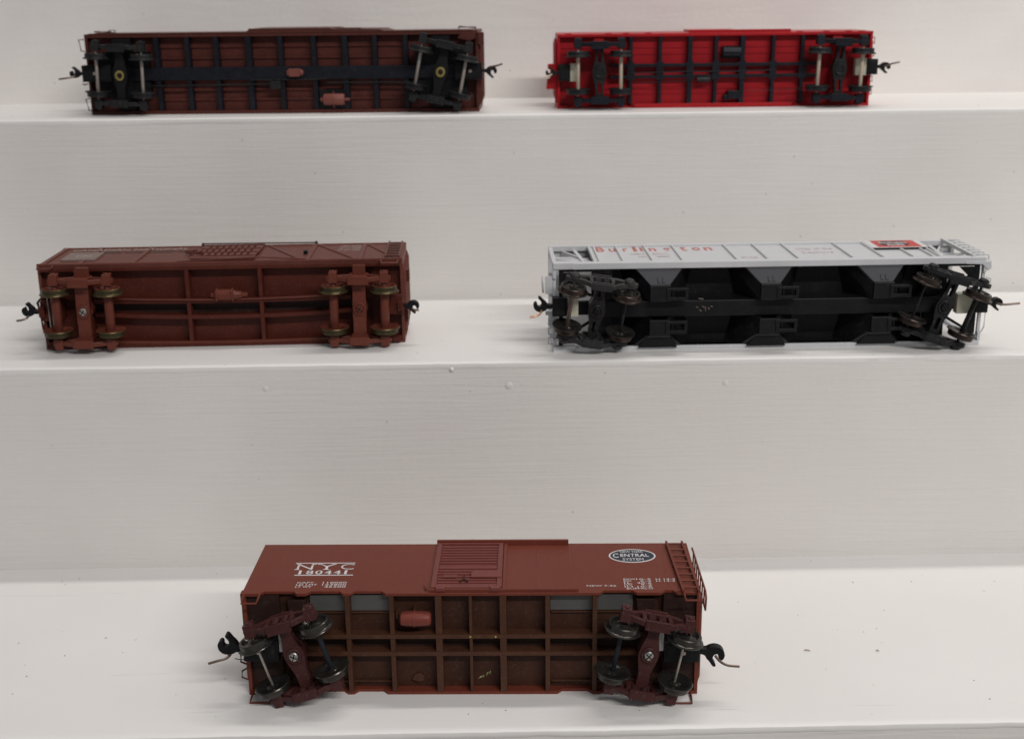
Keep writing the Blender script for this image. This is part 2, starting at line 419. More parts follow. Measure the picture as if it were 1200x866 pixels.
def make_truck(parent, u, v, ang, style, mf, m_wheel, m_axle, axr=0.65, mb_bol=None, screw='steel', rim=None, wide_bolster=False, half=9.8, spread=7.5, tilt=(0,0)):
    mb_bol = mb_bol or mf
    b = MB()
    bw = 2.6 if wide_bolster else 1.9
    out = [(-bw, -10.4), (-bw*.95, -6), (-bw*(1.0 if wide_bolster else 1.5), -2.2), (-bw*(1.0 if wide_bolster else 1.7), 0), (-bw*(1.0 if wide_bolster else 1.5), 2.2), (-bw*.95, 6), (-bw, 10.4),
           (bw, 10.4), (bw*.95, 6), (bw*(1.0 if wide_bolster else 1.5), 2.2), (bw*(1.0 if wide_bolster else 1.7), 0), (bw*(1.0 if wide_bolster else 1.5), -2.2), (bw*.95, -6), (bw, -10.4)]
    loops = [out]
    if style == 'wide' or mb_bol == 'black_grey':
        loops += [[(-.7, 4), (-.7, 8.4), (.7, 8.4), (.7, 4)], [(-.7, -8.4), (-.7, -4), (.7, -4), (.7, -8.4)]]
    b.prism(loops, -6.6, -4.0, XZ)
    b.lathe([(3.0, 0), (3.0, 4.2)], (0, 0, 0), (0, -1, 0), 20)      # centre plate reaching the floor
    b.lathe([(2.5, 6.4), (2.5, 6.95), (2.3, 7.1), (1.6, 7.1), (1.55, 6.7), (0.1, 6.7)], (0, 0, 0), (0, -1, 0), 24)
    if wide_bolster:                                                 # brown painted bolster with raised ends
        b.box(-3.2, 3.2, -8.2, -5.0, 9.2, 10.9); b.box(-3.2, 3.2, -8.2, -5.0, -10.9, -9.2)
        b.box(-2.4, 2.4, -4.4, -2.4, 10.5, 15.2)
    t = b.build('bogie', mb_bol, parent, bevel=0.12)
    t.location = (u*S, 0, v*S)
    t.scale = (1, 1, 1.1)
    t.rotation_euler = (tilt[0], -ang, tilt[1])
    # side frames
    for s_ in (1, -1):
        f = MB()
        z0, z1 = (10.3, 11.9)
        f.prism(frame_profile(style), s_*z0, s_*z1, lambda p, q, tt: (p, -q, tt))
        for sg in (-1, 1):
            jr = 1.75 if style != 'wide' else 1.5
            if style == 'wide':
                f.lathe([(1.9, 0), (1.9, 1.4), (1.3, 1.9), (.2, 2.0)], (sg*half, -6.8, s_*11.4), (0, 0, s_), 18)
            else:
                z2, z3 = (9.6, 13.4)
                f.hexa([(sg*half-jr, -8.6, s_*z2), (sg*half+jr, -8.6, s_*z2), (sg*half+jr, -5.0, s_*z2), (sg*half-jr, -5.0, s_*z2)],
                       [(sg*half-jr*.85, -8.3, s_*z3), (sg*half+jr*.85, -8.3, s_*z3), (sg*half+jr*.85, -5.3, s_*z3), (sg*half-jr*.85, -5.3, s_*z3)])
                f.tube([(sg*half-jr*.9, -5.4, s_*z3), (sg*half+jr*.9, -5.4, s_*z3)], .32, 6)
                f.lathe([(.7, 0), (.65, .35), (.2, .5)], (sg*half, -6.9, s_*z3), (0, 0, s_), 10)
        # flanges of the chords
        f.box(-3.9, 3.9, -10.9, -10.2, min(s_*9.4, s_*12.4), max(s_*9.4, s_*12.4))
        f.box(-3.6, 3.6, -3.6, -3.0, min(s_*9.6, s_*12.3), max(s_*9.6, s_*12.3))
        fo = f.build('side_frame', mf, t, bevel=0.18)
        if style != 'arch':
            for a in (-1.6, 1.6):
                sp = MB(); spring(sp, a, 5.2, 8.9, s_*11.1)
                sp.build('spring', mf, t, smooth=True)
        else:
            for a in (-1.1, 1.1):
                MB().lathe([(.55, 3.4), (.55, 10)], (a, 0, s_*11.1), (0, -1, 0), 10).build('spring', mf, t, smooth=True)
    # wheel sets
    wproto = make_wheel(m_wheel, rim)
    first = True
    for sg in (-1, 1):
        axle_r = axr if isinstance(axr, (int, float)) else axr[(sg+1)//2]
        ax = MB().lathe([(axle_r*.5, -12.2), (axle_r*.6, -8), (axle_r, -7), (axle_r, 7), (axle_r*.6, 8), (axle_r*.5, 12.2)], (sg*half, -6.8, 0), (0, 0, 1), 16).build('axle', (m_axle if isinstance(m_axle, str) else m_axle[(sg+1)//2]), t, smooth=True)
        for s_ in (1, -1):
            w = wproto if first else wproto.copy()
            if not first: scene.collection.objects.link(w)
            first = False
            w.parent = t; w.location = (sg*half*S, -6.8*S, s_*spread*S)
            w.rotation_euler = (0, 0, 0) if s_ > 0 else (math.pi, 0, 0)
    if screw == 'brass':
        sc = MB().lathe([(1.25, 7.0), (1.95, 7.0), (2.0, 7.35), (1.3, 7.4), (1.25, 7.0)], (0,0,0), (0,-1,0), 28).build('screw_ring', 'brass', t, smooth=True)
        MB().lathe([(1.0, 6.6), (1.0, 7.2), (.8, 7.3), (.1, 7.3)], (0,0,0), (0,-1,0), 18).build('screw', 'black', t, smooth=True)
    elif screw:
        sb = MB().lathe([(1.45, 6.6), (1.45, 7.25), (1.2, 7.55), (.5, 7.7), (.05, 7.7)], (0,0,0), (0,-1,0), 24)
        sc = sb.build('screw', screw, t, smooth=True)
        sl = MB().box(-1.15, 1.15, -7.76, -7.4, -.16, .16, Matrix.Rotation(R(35), 4, 'Y')).box(-.16, .16, -7.76, -7.4, -1.15, 1.15, Matrix.Rotation(R(35), 4, 'Y'))
        sl.build('screw_slot', 'black', t)
    return t

# ------------------------------------------------------------------ couplers
def make_coupler(parent, end, x_face, v, box_len, w0=0.6, w1=4.6, box_h=7.2, m_box='black', m_c='black', ang=0.0, m_pin='pin', pin_dir=None, plate=None, head=1.0, screw=True):
    """end = -1 left, +1 right; box face at x_face"""
    xs = sorted((x_face, x_face - end*box_len))
    b = MB().box(xs[0], xs[1], -w1, -w0, v-box_h/2, v+box_h/2)
    b.box(xs[0]+.8, xs[1]-.8, -w1-.35, -w1, v-box_h/2+.8, v+box_h/2-.8)
    bx = b.build('coupler_box', m_box, parent, bevel=0.2)
    if screw:
        MB().lathe([(.75, 0), (.7, .4), (.2, .55), (.02, .55)], (x_face-end*box_len*.45, -w1-.3, v), (0,-1,0), 14).build('screw', 'steel_dull', bx, smooth=True)
    claw = [(0,1.0),(2.0,0.9),(3.0,2.1),(4.0,2.7),(5.6,4.3),(6.5,3.9),(6.2,3.2),(5.1,2.3),(4.7,1.2),(4.9,0.2),(5.7,-0.35),(6.5,0.15),(6.7,1.25),(7.3,1.75),(8.1,1.2),(8.3,-0.2),(7.6,-1.7),(6.2,-2.6),(4.4,-2.6),(3.0,-1.9),(2.0,-0.9),(0,-1.0)]
    # Chaikin rounding for a cast look
    pts = claw
    for _ in range(1):
        q = []
        for i in range(len(pts)):
            a_, b_ = pts[i], pts[(i+1) % len(pts)]
            q += [(a_[0]*.78+b_[0]*.22, a_[1]*.78+b_[1]*.22), (a_[0]*.22+b_[0]*.78, a_[1]*.22+b_[1]*.78)]
        pts = q
    c = MB().prism([(p*head, q*head) for p, q in pts], 1.3, -1.3, lambda p, q, t: (p, t, q))
    co = c.build('coupler', m_c, bx, bevel=0.2)
    co.location = (x_face*S, -(w0+w1)/2*S, v*S)
    co.rotation_euler = (0, (math.pi if end < 0 else 0), 0)
    if end > 0:   # guard arm down on the right end
        co.rotation_euler = (math.pi, 0, 0)
    else:         # mirrored: turned about the depth axis
        co.rotation_euler = (0, 0, math.pi)
    # swing
    base = co.rotation_euler.to_matrix()
    sw = Matrix.Rotation(-ang, 3, 'Y')
    co.rotation_euler = (sw @ base).to_euler()
    pd = pin_dir or [(5, 1.0, -1), (5.6, 3.6, -1.2), (7.4, 5.6, -1.8), (10.6, 6.2, -2.0)]
    # pin in car space: outward distance, w beyond mid, z
    pp = [((x_face + end*a), -( (w0+w1)/2 + w), v + (z if end < 0 else -z)) for a, w, z in pd]
    sm = []
    for i in range(len(pp)-1):
        p0, p1, p2, p3 = [Vector(pp[max(0, min(len(pp)-1, i+k))]) for k in (-1, 0, 1, 2)]
        for t_ in (0, .25, .5, .75):
            sm.append(0.5*((2*p1)+(-p0+p2)*t_+(2*p0-5*p1+4*p2-p3)*t_*t_+(-p0+3*p1-3*p2+p3)*t_**3))
    sm.append(Vector(pp[-1]))
    MB().tube(sm, 0.42, 8).build('trip_pin', m_pin, bx, smooth=True)
    if plate:
        a, b_ = plate
        MB().box(min(a, b_), max(a, b_), -w1+.4, -w0, v-box_h/2-.3, v+box_h/2+.3).build('cover_plate', 'cream', parent, bevel=.15)
    return bx

def stirrup(parent, x0, x1, z, y0, drop, m, r=.32, lean=0, name='stirrup_step'):
    return MB().tube([(x0, y0, z), (x0, y0-drop*.5, z+lean*.5), (x0+.15, y0-drop, z+lean), (x1-.15, y0-drop, z+lean), (x1, y0-drop*.5, z+lean*.5), (x1, y0, z)], r, 6).build(name, m, parent)

def wire(parent, name, pts, m, r=.3):
    return MB().tube(pts, r, 6).build(name, m, parent)

def side_outline(L, depth, notches, dip=1.7):
    """outline in (x, y): sill edge at y=0 with raised notches"""
    pts = [(-L/2, 0)]
    for a, b in notches:
        pts += [(a, 0), (a+1.5, dip), (b-1.5, dip), (b, 0)]
    pts += [(L/2, 0), (L/2, depth), (-L/2, depth)]
    return pts

def body_shell(r, L, W, D, m_body, m_floor, notches_top, notches_bot, recess, wall_t=1.0, end_ribs=5):
    top = MB().prism(side_outline(L, D, notches_top), W-wall_t, W, XY).build('side_wall', m_body, r, bevel=.12)
    bot = MB().prism(side_outline(L, D, notches_bot), 0, wall_t, XY).build('side_wall', m_body, r, bevel=.12)
    ends = []
    for s_ in (-1, 1):
        xo = s_*L/2
        e = MB(); x = sorted((xo - s_*1.1, xo + s_*0.05))
        e.box(x[0], x[1], 0.3, D-.2, wall_t, W-wall_t)
        for k in range(end_ribs):      # pressed ribs across the end
            y = 3.5 + k*(D-7)/(end_ribs-1)
            e.tube([(xo, y, wall_t+1.2), (xo+s_*.25, y, wall_t+3.5), (xo+s_*.25, y, W-wall_t-3.5), (xo, y, W-wall_t-1.2)], [.5,.9,.9,.5], 8)
        ends.append(e.build('end_wall', m_body, r, bevel=.1))
    rf = MB().prism([(D-.2, .2), (D+1.6, W/2), (D-.2, W-.2), (D-1.2, W-.2), (D-1.2, .2)], -L/2+.1, L/2-.1, YZ)
    for k in range(11):
        x = -L/2 + 6 + k*(L-12)/10
        rf.prism([(D-.1, .6), (D+2.1, W/2), (D-.1, W-.6)], x-.4, x+.4, YZ)
    rf.build('roof', m_body, r)
    fl_ = MB().box(-L/2+1, L/2-1, recess, recess+1.2, wall_t, W-wall_t).build('floor', m_floor, r)
    return top, bot, ends, fl_

# =================================================================== car E : brown boxcar, lowest tread
E = root('model_boxcar', (-9.36, 346.74, 0), R(-1.68), 'brown boxcar with white NYC 180441 lettering lying on its side on the lowest tread', 'model train car', 'model freight cars lying on their sides')
LE, WE, DE = 142.4, 35.5, 36.2
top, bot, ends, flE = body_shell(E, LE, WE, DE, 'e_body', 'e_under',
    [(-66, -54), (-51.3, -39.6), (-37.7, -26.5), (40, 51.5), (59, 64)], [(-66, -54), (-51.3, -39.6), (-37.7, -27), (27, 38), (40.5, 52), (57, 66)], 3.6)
for x, hw in ((-38.5,.7), (-24.7,.7), (-10.1,1.0), (-0.1,.45), (10.0,1.0), (23.9,.7), (38.6,.7)):
    MB().hexa([(x-hw,-.1,1.0),(x+hw,-.1,1.0),(x+hw,-.1,WE-1.0),(x-hw,-.1,WE-1.0)], [(x-hw*1.2,3.6,1.0),(x+hw*1.2,3.6,1.0),(x+hw*1.2,3.6,WE-1.0),(x-hw*1.2,3.6,WE-1.0)]).build('cross_bearer', 'e_rib', E)
for z0, z1 in ((19.9, 21.3), (13.9, 15.3)):
    MB().box(-60, 60, -.35, 3.6, z0, z1).build('centre_sill', 'e_rib', E, bevel=.1)
MB().box(-60, 60, 3.35, 3.6, 15.3, 19.9).build('sill_shade', 'e_shaded', E)  # dark strip paints the shade of the deep channel between the sills
for z in (27.6, 3.2):
    for a, b in ((-62, -25.5), (25, 62)):
        MB().box(a, b, 2.7, 3.6, z-.25, z+.25).build('stringer', 'e_rib', E)
for a, b in ((-50.5, -39.4), (-37.6, -25.6), (24.8, 37.8), (39.5, 50.5)):
    MB().box(a, b, 2.85, 3.6, 28.2, 33.6).build('bay_plate', 'bay_grey', E)  # flat grey plates beside the stringers of the outer bays
# air tank
tk = MB().lathe([(.3, -4.9), (1.6, -4.85), (2.15, -4.4), (2.35, -3), (2.5, 0), (2.35, 3), (2.15, 4.4), (1.6, 4.85), (.3, 4.9)], (-17.3, -.2, 26.9), (1,0,0), 24).build('air_tank', 'e_tank', E, smooth=True)
MB().lathe([(2.52, -.3), (2.66, -.28), (2.66, .28), (2.52, .3)], (-17.6, -.2, 26.9), (1,0,0), 24).build('tank_band', 'e_tank', tk)
MB().box(-17.9, -17.3, .5, 3.6, 24, 29.8).build('tank_bracket', 'e_rib', tk)
MB().box(-23.6, -23.0, 1.5, 3.6, 26, 28.4).build('bracket', 'e_rib', E)
MB().prism([(-19.6,3.6),(-18.6,5.4),(-17,5.9),(-15.4,4.9),(-15.6,3.2),(-17.4,2.6)], 2.9, 3.6, XZ).build('bracket', 'e_rib', E, bevel=.2)
g = MB()
for a in ((1.6,3.6,3.2,4.6), (3.2,3.9,3.5,5.0), (4.2,4.6,5.0,6.1), (5.4,5.2,5.7,6.5), (-18.2,5.1,-16.4,5.4)):
    g.tube([(a[0],3.4,a[1]), ((a[0]+a[2])/2,3.25,(a[1]+a[3])/2+.2), (a[2],3.45,a[3])], [.12,.34,.12], 6)
g.build('glue_smear', 'glue', E, smooth=True)
for x in (-.3, 7.6):
    MB().lathe([(.4,0),(.35,.3),(.05,.4)], (x, -.35, 20.8), (0,-1,0), 8).build('rivet', 'brass', E)
# end floor patches of the underframe, with the shade under the bogies painted in
for s_ in (-1, 1):
    MB().box(min(s_*60, s_*70.2), max(s_*60, s_*70.2), 1.6, 3.6, 1.2, WE-1.2).build('draft_plate', 'e_shaded', E)
    MB().prism([(s_*54.5-3,3),(s_*54.5+3,3),(s_*54.5+1.8,WE/2-4),(s_*54.5+1.8,WE/2+4),(s_*54.5+3,WE-3),(s_*54.5-3,WE-3),(s_*54.5-1.8,WE/2+4),(s_*54.5-1.8,WE/2-4)], 1.4, 3.5, XZ).build('body_bolster', 'e_shaded', E, bevel=.15)
    MB().box(s_*58.9-.95, s_*58.9+.95, -3.6, -2.6, 17.2, 24.0).build('cover_plate', 'light_plate', E, bevel=.2)
make_truck(E, -54.7, 17.5, R(17), 'bettendorf', 'e_truck', 'wheel', ('steel_dull', 'axle_blue'), (.38, .8))  # outer axle made pale steel to paint its thin silver highlight
make_truck(E, 54.9, 17.5, R(-11), 'bettendorf', 'e_truck', 'wheel', ('axle_blue', 'steel_dull'), (.8, .38))  # highlight of the outer axle painted as pale steel here too
make_coupler(E, -1, -71.0, 17.9, 11, 0.3, 4.4, 7.0, ang=R(-12), pin_dir=[(4.2, 1.2, -1.4), (5.2, 3.0, -1.8), (7.6, 4.2, -2.0), (10.4, 4.6, -2.7)])
make_coupler(E, 1, 70.8, 17.2, 11, 0.3, 4.4, 7.0, ang=R(-14), pin_dir=[(5.0, 1.2, 1.6), (6.4, 2.6, 2.8), (8.6, 3.6, 3.6), (12.2, 4.0, 3.8)])
# door
dz = WE
dr = MB().box(-12.5, 9.6, 1.9, 34.6, dz, dz+.55)
for a, b in ((-12.5, -10.9), (8.0, 9.6)): dr.box(a, b, 1.9, 34.6, dz+.55, dz+1.15)
dr.box(-10.9, 8.0, 33.7, 34.6, dz+.55, dz+1.15); dr.box(-10.9, 8.0, 1.9, 4.4, dz+.55, dz+1.0)
k = 0
y = 5.6
while y < 33:
    if abs(y-17.6) > .8:
        dr.prism([(y-.42, dz+.4), (y-.36, dz+1.05), (y+.36, dz+1.05), (y+.42, dz+.4)], -10.7, 7.8, YZ)
    y += 2.0
door = dr.build('door', 'e_door', E, bevel=.08)
MB().prism([(-.2,8.3),(9.4,8.3),(9.4,12.9),(-.2+1.4,12.9),(-.2,11.7)], dz+1.0, dz+1.5, XY).build('placard_board', 'e_door', door, bevel=.1)
MB().box(-9.0, -4.6, 8.6, 10.2, dz+.98, dz+1.2).build('placard_board', 'e_door', door)
MB().tube([(-3.6, 5.2, dz+1.3), (-2.3, 6.6, dz+1.6), (-2.3, 8.4, dz+1.6)], .3, 6).tube([(-1.0, 5.2, dz+1.3), (-2.3, 6.6, dz+1.6)], .3, 6).build('door_latch', 'e_under', door)
for x in (-9.4, 7.6):
    MB().prism([(x-1.7,1.9),(x-1.4,.3),(x+1.4,.3),(x+1.7,1.9)], dz+.4, dz+1.5, XY).build('door_roller', 'e_door', door, bevel=.1)
MB().box(-12.8, 31.4, 35.0, 36.0, dz, dz+1.7).build('door_track', 'e_body', E, bevel=.1)
MB().box(-13.0, 33.5, .55, 1.35, dz, dz+1.0).build('door_track', 'e_body', E, bevel=.08)
MB().box(9.8, 10.9, 1.4, 35.0, dz, dz+.7).build('door_post', 'e_body', E, bevel=.08)
MB().tube([(-13.6, 1.2, dz+.6), (-14.6, 3.8, dz+.9)], .28, 6).build('door_hasp', 'e_body', E)
# panel seams: thin raised lap with rivets
for x in (-62, -47.5, -33, -22.5, 20.5, 32.5, 44, 61.5):
    MB().prism([(x-.22, WE-.02), (x+.22, WE-.02), (x+.12, WE+.05)], 1.6, 35.6, lambda p, q, t: (p, t, q)).build('panel_seam', 'e_body', top)
# lettering
TZ = WE + .04
MB().box(-58.1, -38.6, 21.35, 21.75, TZ-.04, TZ+.05).build('painted_line', 'print_white', top)
MB().box(-57.0, -38.2, 12.5, 12.95, TZ-.04, TZ+.05).build('painted_line', 'print_white', top)
for s_, x0, x1 in (('N', -57.2, -52.0), ('Y', -50.4, -44.6), ('C', -43.0, -38.6)):
    text(s_, x0, x1, 16.9, 20.8, TZ, 'print_white', top, bold=-.005)
for x in (-57.6, -52.6, -50.8, -46.0):
    MB().box(x, x+1.4, 20.5, 20.9, TZ-.02, TZ+.05).build('letter_serif', 'print_white', top)
MB().box(-57.8, -56.2, 16.7, 17.05, TZ-.02, TZ+.05).build('letter_serif', 'print_white', top)
MB().box(-48.5, -46.5, 16.7, 17.05, TZ-.02, TZ+.05).build('letter_serif', 'print_white', top)
for i, ch in enumerate('180441'):
    x = -56.6 + i*2.95
    text(ch, x+(.6 if ch == '1' else 0), x+(1.45 if ch == '1' else 2.4), 13.4, 16.2, TZ, 'print_white', top, bold=(.0 if ch == '1' else .015))
for i, (a, b) in enumerate((('CAPY', '110000'), ('LD LMT', '123800'), ('LT WT', '45200'))):
    y = 6.9 - i*1.45
    text(a, -55.2, -49.8 if i == 0 else (-48.6 if i == 1 else -50.2), y, y+1.05, TZ, 'print_white', top)
    text(b, -47.0 if i < 2 else -46.2, -39.4, y, y+1.05, TZ, 'print_white', top)
# oval emblem
def oval(cx, cy, rx, ry, z0, z1, m, parent, name):
    n = 48
    return MB().prism([(cx+rx*math.cos(2*math.pi*k/n), cy+ry*math.sin(2*math.pi*k/n)) for k in range(n)], z0, z1, XY).build(name, m, parent)
em = oval(52.1, 26.2, 7.7, 5.1, WE-.01, WE+.05, 'print_white', top, 'emblem')
oval(52.1, 26.2, 7.2, 4.55, WE, WE+.08, 'emblem_navy', top, 'emblem_field')
text('NEW YORK', 48.3, 55.9, 28.5, 29.9, WE+.09, 'print_white', top)
text('C', 45.7, 47.6, 24.7, 28.0, WE+.09, 'print_white', top, bold=.02)
text('ENTRAL', 48.2, 57.6, 25.4, 27.7, WE+.09, 'print_white', top, bold=.015)
text('SYSTEM', 48.8, 55.6, 22.6, 24.3, WE+.09, 'print_white', top)
for i, (a, b, c) in enumerate((('EXW', '10-2', 'H 14-3'), ('EW', '9-4', 'H 14-2'), ('IL', '40-6', ''), ('IW', '9-2', ''), ('IH', '10-6', ''))):
    y = 8.6 - i*1.3
    text(a, 48.0, 48.0+len(a)*1.25, y, y+.9, TZ, 'print_white', top)
    text(b, 56.6-len(b)*1.15, 56.6, y, y+.9, TZ, 'print_white', top)
    if c: text(c, 58.2, 64.2, y, y+.9, TZ, 'print_white', top)
text('BUFFALO', 48.6, 56.8, 2.15, 3.05, TZ, 'print_white', top)
text('NEW 7-56', 36.2, 45.4, 4.1, 5.0, TZ, 'print_white', top)
# ladders, grab irons, stirrups
ld = MB()
for xt, xb in ((64.2, 65.7), (69.4, 70.5)): ld.hexa([(xb-.35,-.8,WE+.5),(xb+.35,-.8,WE+.5),(xb+.35,-.8,WE+1.3),(xb-.35,-.8,WE+1.3)], [(xt-.35,35.2,WE+.5),(xt+.35,35.2,WE+.5),(xt+.35,35.2,WE+1.3),(xt-.35,35.2,WE+1.3)])
lad = ld.build('ladder', 'e_body', E, bevel=.08)
for k in range(8):
    y = 1.5 + k*4.55
    xo = 1.4*(1-y/36); MB().tube([(64.2+xo, y, WE+1.0), (69.5+xo*.8, y, WE+1.0)], .3, 6).build('rung', 'e_body', lad)
for x in (64.6, 69.9):
    for y in (0.5, 18, 34):
        MB().box(x-.3, x+.3, y-.5, y+.5, WE-.1, WE+.6).build('ladder_bracket', 'e_body', lad)
stirrup(E, 66.0, 70.4, WE+.3, 0.2, 4.6, 'e_body', lean=-.8)
stirrup(E, -70.5, -65.6, WE-.2, 0.2, 4.8, 'e_body', lean=-.8)
stirrup(E, -70.0, -63.5, .7, 0.2, 5.6, 'e_body', lean=-.2)
stirrup(E, 61.5, 69.0, .7, 0.2, 6.4, 'e_body', lean=-.2)
MB().box(-71.8, -70.9, .4, 3, WE-3.6, WE-.2).build('poling_pocket', 'e_body', E, bevel=.2)
el = wire(E, 'end_ladder', [(72.6, 32.5, WE-.2), (72.8, 1.5, WE-.2), (72.8, -.8, WE-1.5), (72.6, -1.2, WE-5.6)], 'e_body', .33)
for k in range(7):
    wire(el, 'rung', [(72.7, 3+k*4.4, WE-.3), (72.7, 3+k*4.4, WE-5.6)], 'e_body', .26)
wire(el, 'ladder_stile', [(72.7, 32.5, WE-5.6), (72.7, -1, WE-5.6)], 'e_body', .3)
for z in (5, 10.5):
    wire(E, 'grab_iron', [(-71.2, 1, z-.2), (-73.4, 1, z+.8), (-73.2, 1, z+3.0), (-71.2, 1, z+4.2)], 'e_rib', .3)
wire(E, 'cut_lever', [(-71.3, -1, 13.2), (-73.4, -1.6, 13.6), (-74.4, -2, 14.2)], 'e_rib', .15)

# =================================================================== car C : weathered brown single-sheathed boxcar, middle tread left
C_ = root('model_boxcar', (-106.61, 471.35, 81.7), R(1.27), 'worn brown braced boxcar with a row of small cream lettering, on the middle tread', 'model train car', 'model freight cars lying on their sides')
LC, WC, DC = 140.6, 33.2, 34.0
top, bot, ends, flC = body_shell(C_, LC, WC, DC, 'c_body', 'c_under', [], [], 4.6, 1.0, 4)
top.name = 'side_wall'
def curved_bar(x0, x1, zc, h, w0, w1, amp, n=16):
    mb = MB(); rr = []
    for k in range(n+1):
        x = x0+(x1-x0)*k/n; z = zc - amp*(1-((x-1)/62)**2)
        rr.append([(x, -w1, z-h/2), (x, -w1, z+h/2), (x, -w0, z+h/2), (x, -w0, z-h/2)])
    return mb.rings(rr)
for z0, z1, side in ((WC-2.3, WC-1.0, 1),):
    MB().box(-LC/2+1, LC/2-1, -.2, 4.6, z0, z1).build('side_sill', 'c_under', C_, bevel=.15)
curved_bar(-50, 50, 19.3, 1.7, -4.6, 0.2, 1.0).build('centre_sill', 'c_under', C_, bevel=.2)
curved_bar(-50, 50, 14.5, 1.6, -4.6, 0.2, 2.6).build('centre_sill', 'c_under', C_, bevel=.2)
MB().box(-50, 50, 4.2, 4.6, 12.6, 18).build('sill_shade', 'e_shaded', C_)  # channel shade between the bowed sills, painted as a dark strip
wire(C_, 'brake_rod', [(-46, -1.0, 20.2), (-30, -1.0, 19.6), (-8, -1.0, 19.1), (12, -.9, 19.1), (30, -1, 19.5), (46, -1.0, 20.2)], 'c_truck', .42)
curved_bar(-LC/2+1.2, LC/2-1.2, 2.0, 1.6, -4.6, .35, 0.9).build('side_sill', 'c_under', C_, bevel=.15)
curved_bar(-44, 52, 3.4, .9, -1.2, .5, 1.6).build('truss_strip', 'c_truck', C_, bevel=.1)
for x in (-13.4, 14.8):
    MB().hexa([(x-.75,-.4,1.2),(x+.75,-.4,1.2),(x+.75,-.4,WC-1.2),(x-.75,-.4,WC-1.2)], [(x-.9,4.6,1.2),(x+.9,4.6,1.2),(x+.9,4.6,WC-1.2),(x-.9,4.6,WC-1.2)]).build('cross_bearer', 'c_under', C_, bevel=.15)
# brake cylinder
cy = MB().lathe([(.4,-6.6),(.9,-6.5),(.95,-5.4),(2.0,-4.6),(2.1,-4.4),(2.75,-4.3),(2.75,-3.7),(2.3,-3.6),(2.35,1.6),(2.9,1.7),(2.9,2.3),(2.2,2.4),(1.7,3.2),(1.5,5.4),(1.0,5.6),(.95,7.6),(.3,7.7)], (2.2,-.9,20.9), (1,0,0), 20).build('brake_cylinder', 'c_truck', C_, smooth=True)
for dx in (-4.4, -4.0):
    pass
for x, y, z in ((-2, -3.2, 22.4), (-2, -3.2, 19.4), (4, -3.4, 22.6)):
    MB().lathe([(.45,0),(.4,.3),(.05,.4)], (x, y, z), (0,-1,0), 8).build('bolt', 'c_truck', cy)
for s_ in (-1, 1):
    MB().box(min(s_*58, s_*69.4), max(s_*58, s_*69.4), 3.2, 4.6, 1.2, WC-1.2).build('draft_plate', 'c_under', C_)
    MB().box(s_*53.2-2.4, s_*53.2+2.4, .2, 4.5, 1.5, WC-1.0).build('body_bolster', 'c_under', C_, bevel=.15)
    MB().box(s_*53.2-2.0, s_*53.2+2.0, -4.2, -2.2, WC/2+9.5, WC-1.0).build('bolster_tab', 'c_truck', C_, bevel=.15)
    MB().box(min(s_*62, s_*70), max(s_*62, s_*70), -2.4, 3, 12, 20).build('draft_sill', 'c_under', C_, bevel=.25)
make_truck(C_, -52.4, 16.5, R(-.8), 'arch', 'c_truck', 'c_truck', 'c_truck', 1.75, screw='steel_dull', rim='c_rim', wide_bolster=True, half=10, spread=7.5)
make_truck(C_, 53.4, 15.6, R(-.8), 'arch', 'c_truck', 'c_truck', 'c_truck', 1.75, screw='c_truck', rim='c_rim', wide_bolster=True, half=9.8, spread=7.5)
make_coupler(C_, -1, -70.3, 16.0, 2.2, 1.2, 4.2, 4.0, m_box='c_under', m_c='black', head=.78, ang=R(-6), screw=False, pin_dir=[(4.0, 1.0, -1.2), (4.4, 2.2, -1.9), (5.8, 3.0, -2.4), (8.0, 3.2, -2.7)])
make_coupler(C_, 1, 70.3, 15.7, 2.2, 1.2, 4.2, 4.0, m_box='c_under', m_c='black', head=.74, screw=False, pin_dir=[(3.0, 1.0, 1.0), (4.0, 1.8, 1.3), (5.0, 2.0, 1.5), (6.0, 2.0, 1.5)])
wire(C_, 'axle_wire', [(-66.8, -3, 22.5), (-66.2, -4, 10)], 'steel_dull', .22)
wire(C_, 'axle_wire', [(-64.4, -3, 6.5), (-64.4, -3, 1.5)], 'steel_dull', .2)
# boards, posts and braces of the upper side
for k in range(7):
    y = 1.0 + k*4.7
    b = MB().box(-LC/2+.6, -13.2, y, y+4.45, WC, WC+.22).build('side_board', 'c_body', top, bevel=.06)
    b2 = MB().box(13.2, LC/2-.6, y, y+4.45, WC, WC+.22).build('side_board', 'c_body', top, bevel=.06)
for x in (-68.6, -54.5, -34.0, 33.2, 53.6, 68.9):
    MB().box(x-.9, x+.9, .4, 33.4, WC+.2, WC+.75).build('side_post', 'c_body', C_, bevel=.1)
for a, b in (((14.2, 32.5), (31.5, 1.5)), ((34.5, 32.5), (52.4, 1.5)), ((54.8, 32), (67.5, 3))):
    d = Vector((b[0]-a[0], b[1]-a[1])); n = Vector((-d.y, d.x)).normalized()*.7
    MB().prism([(a[0]+n.x,a[1]+n.y),(b[0]+n.x,b[1]+n.y),(b[0]-n.x,b[1]-n.y),(a[0]-n.x,a[1]-n.y)], WC+.2, WC+.6, XY).build('diagonal_brace', 'c_body', C_, bevel=.08)
MB().box(-LC/2, LC/2, -.3, 1.1, WC-.2, WC+.9).build('side_sill', 'c_body', C_, bevel=.15)
MB().box(-LC/2, LC/2, 33.0, 34.0, WC-.1, WC+.6).build('roof_edge', 'c_body', C_, bevel=.1)
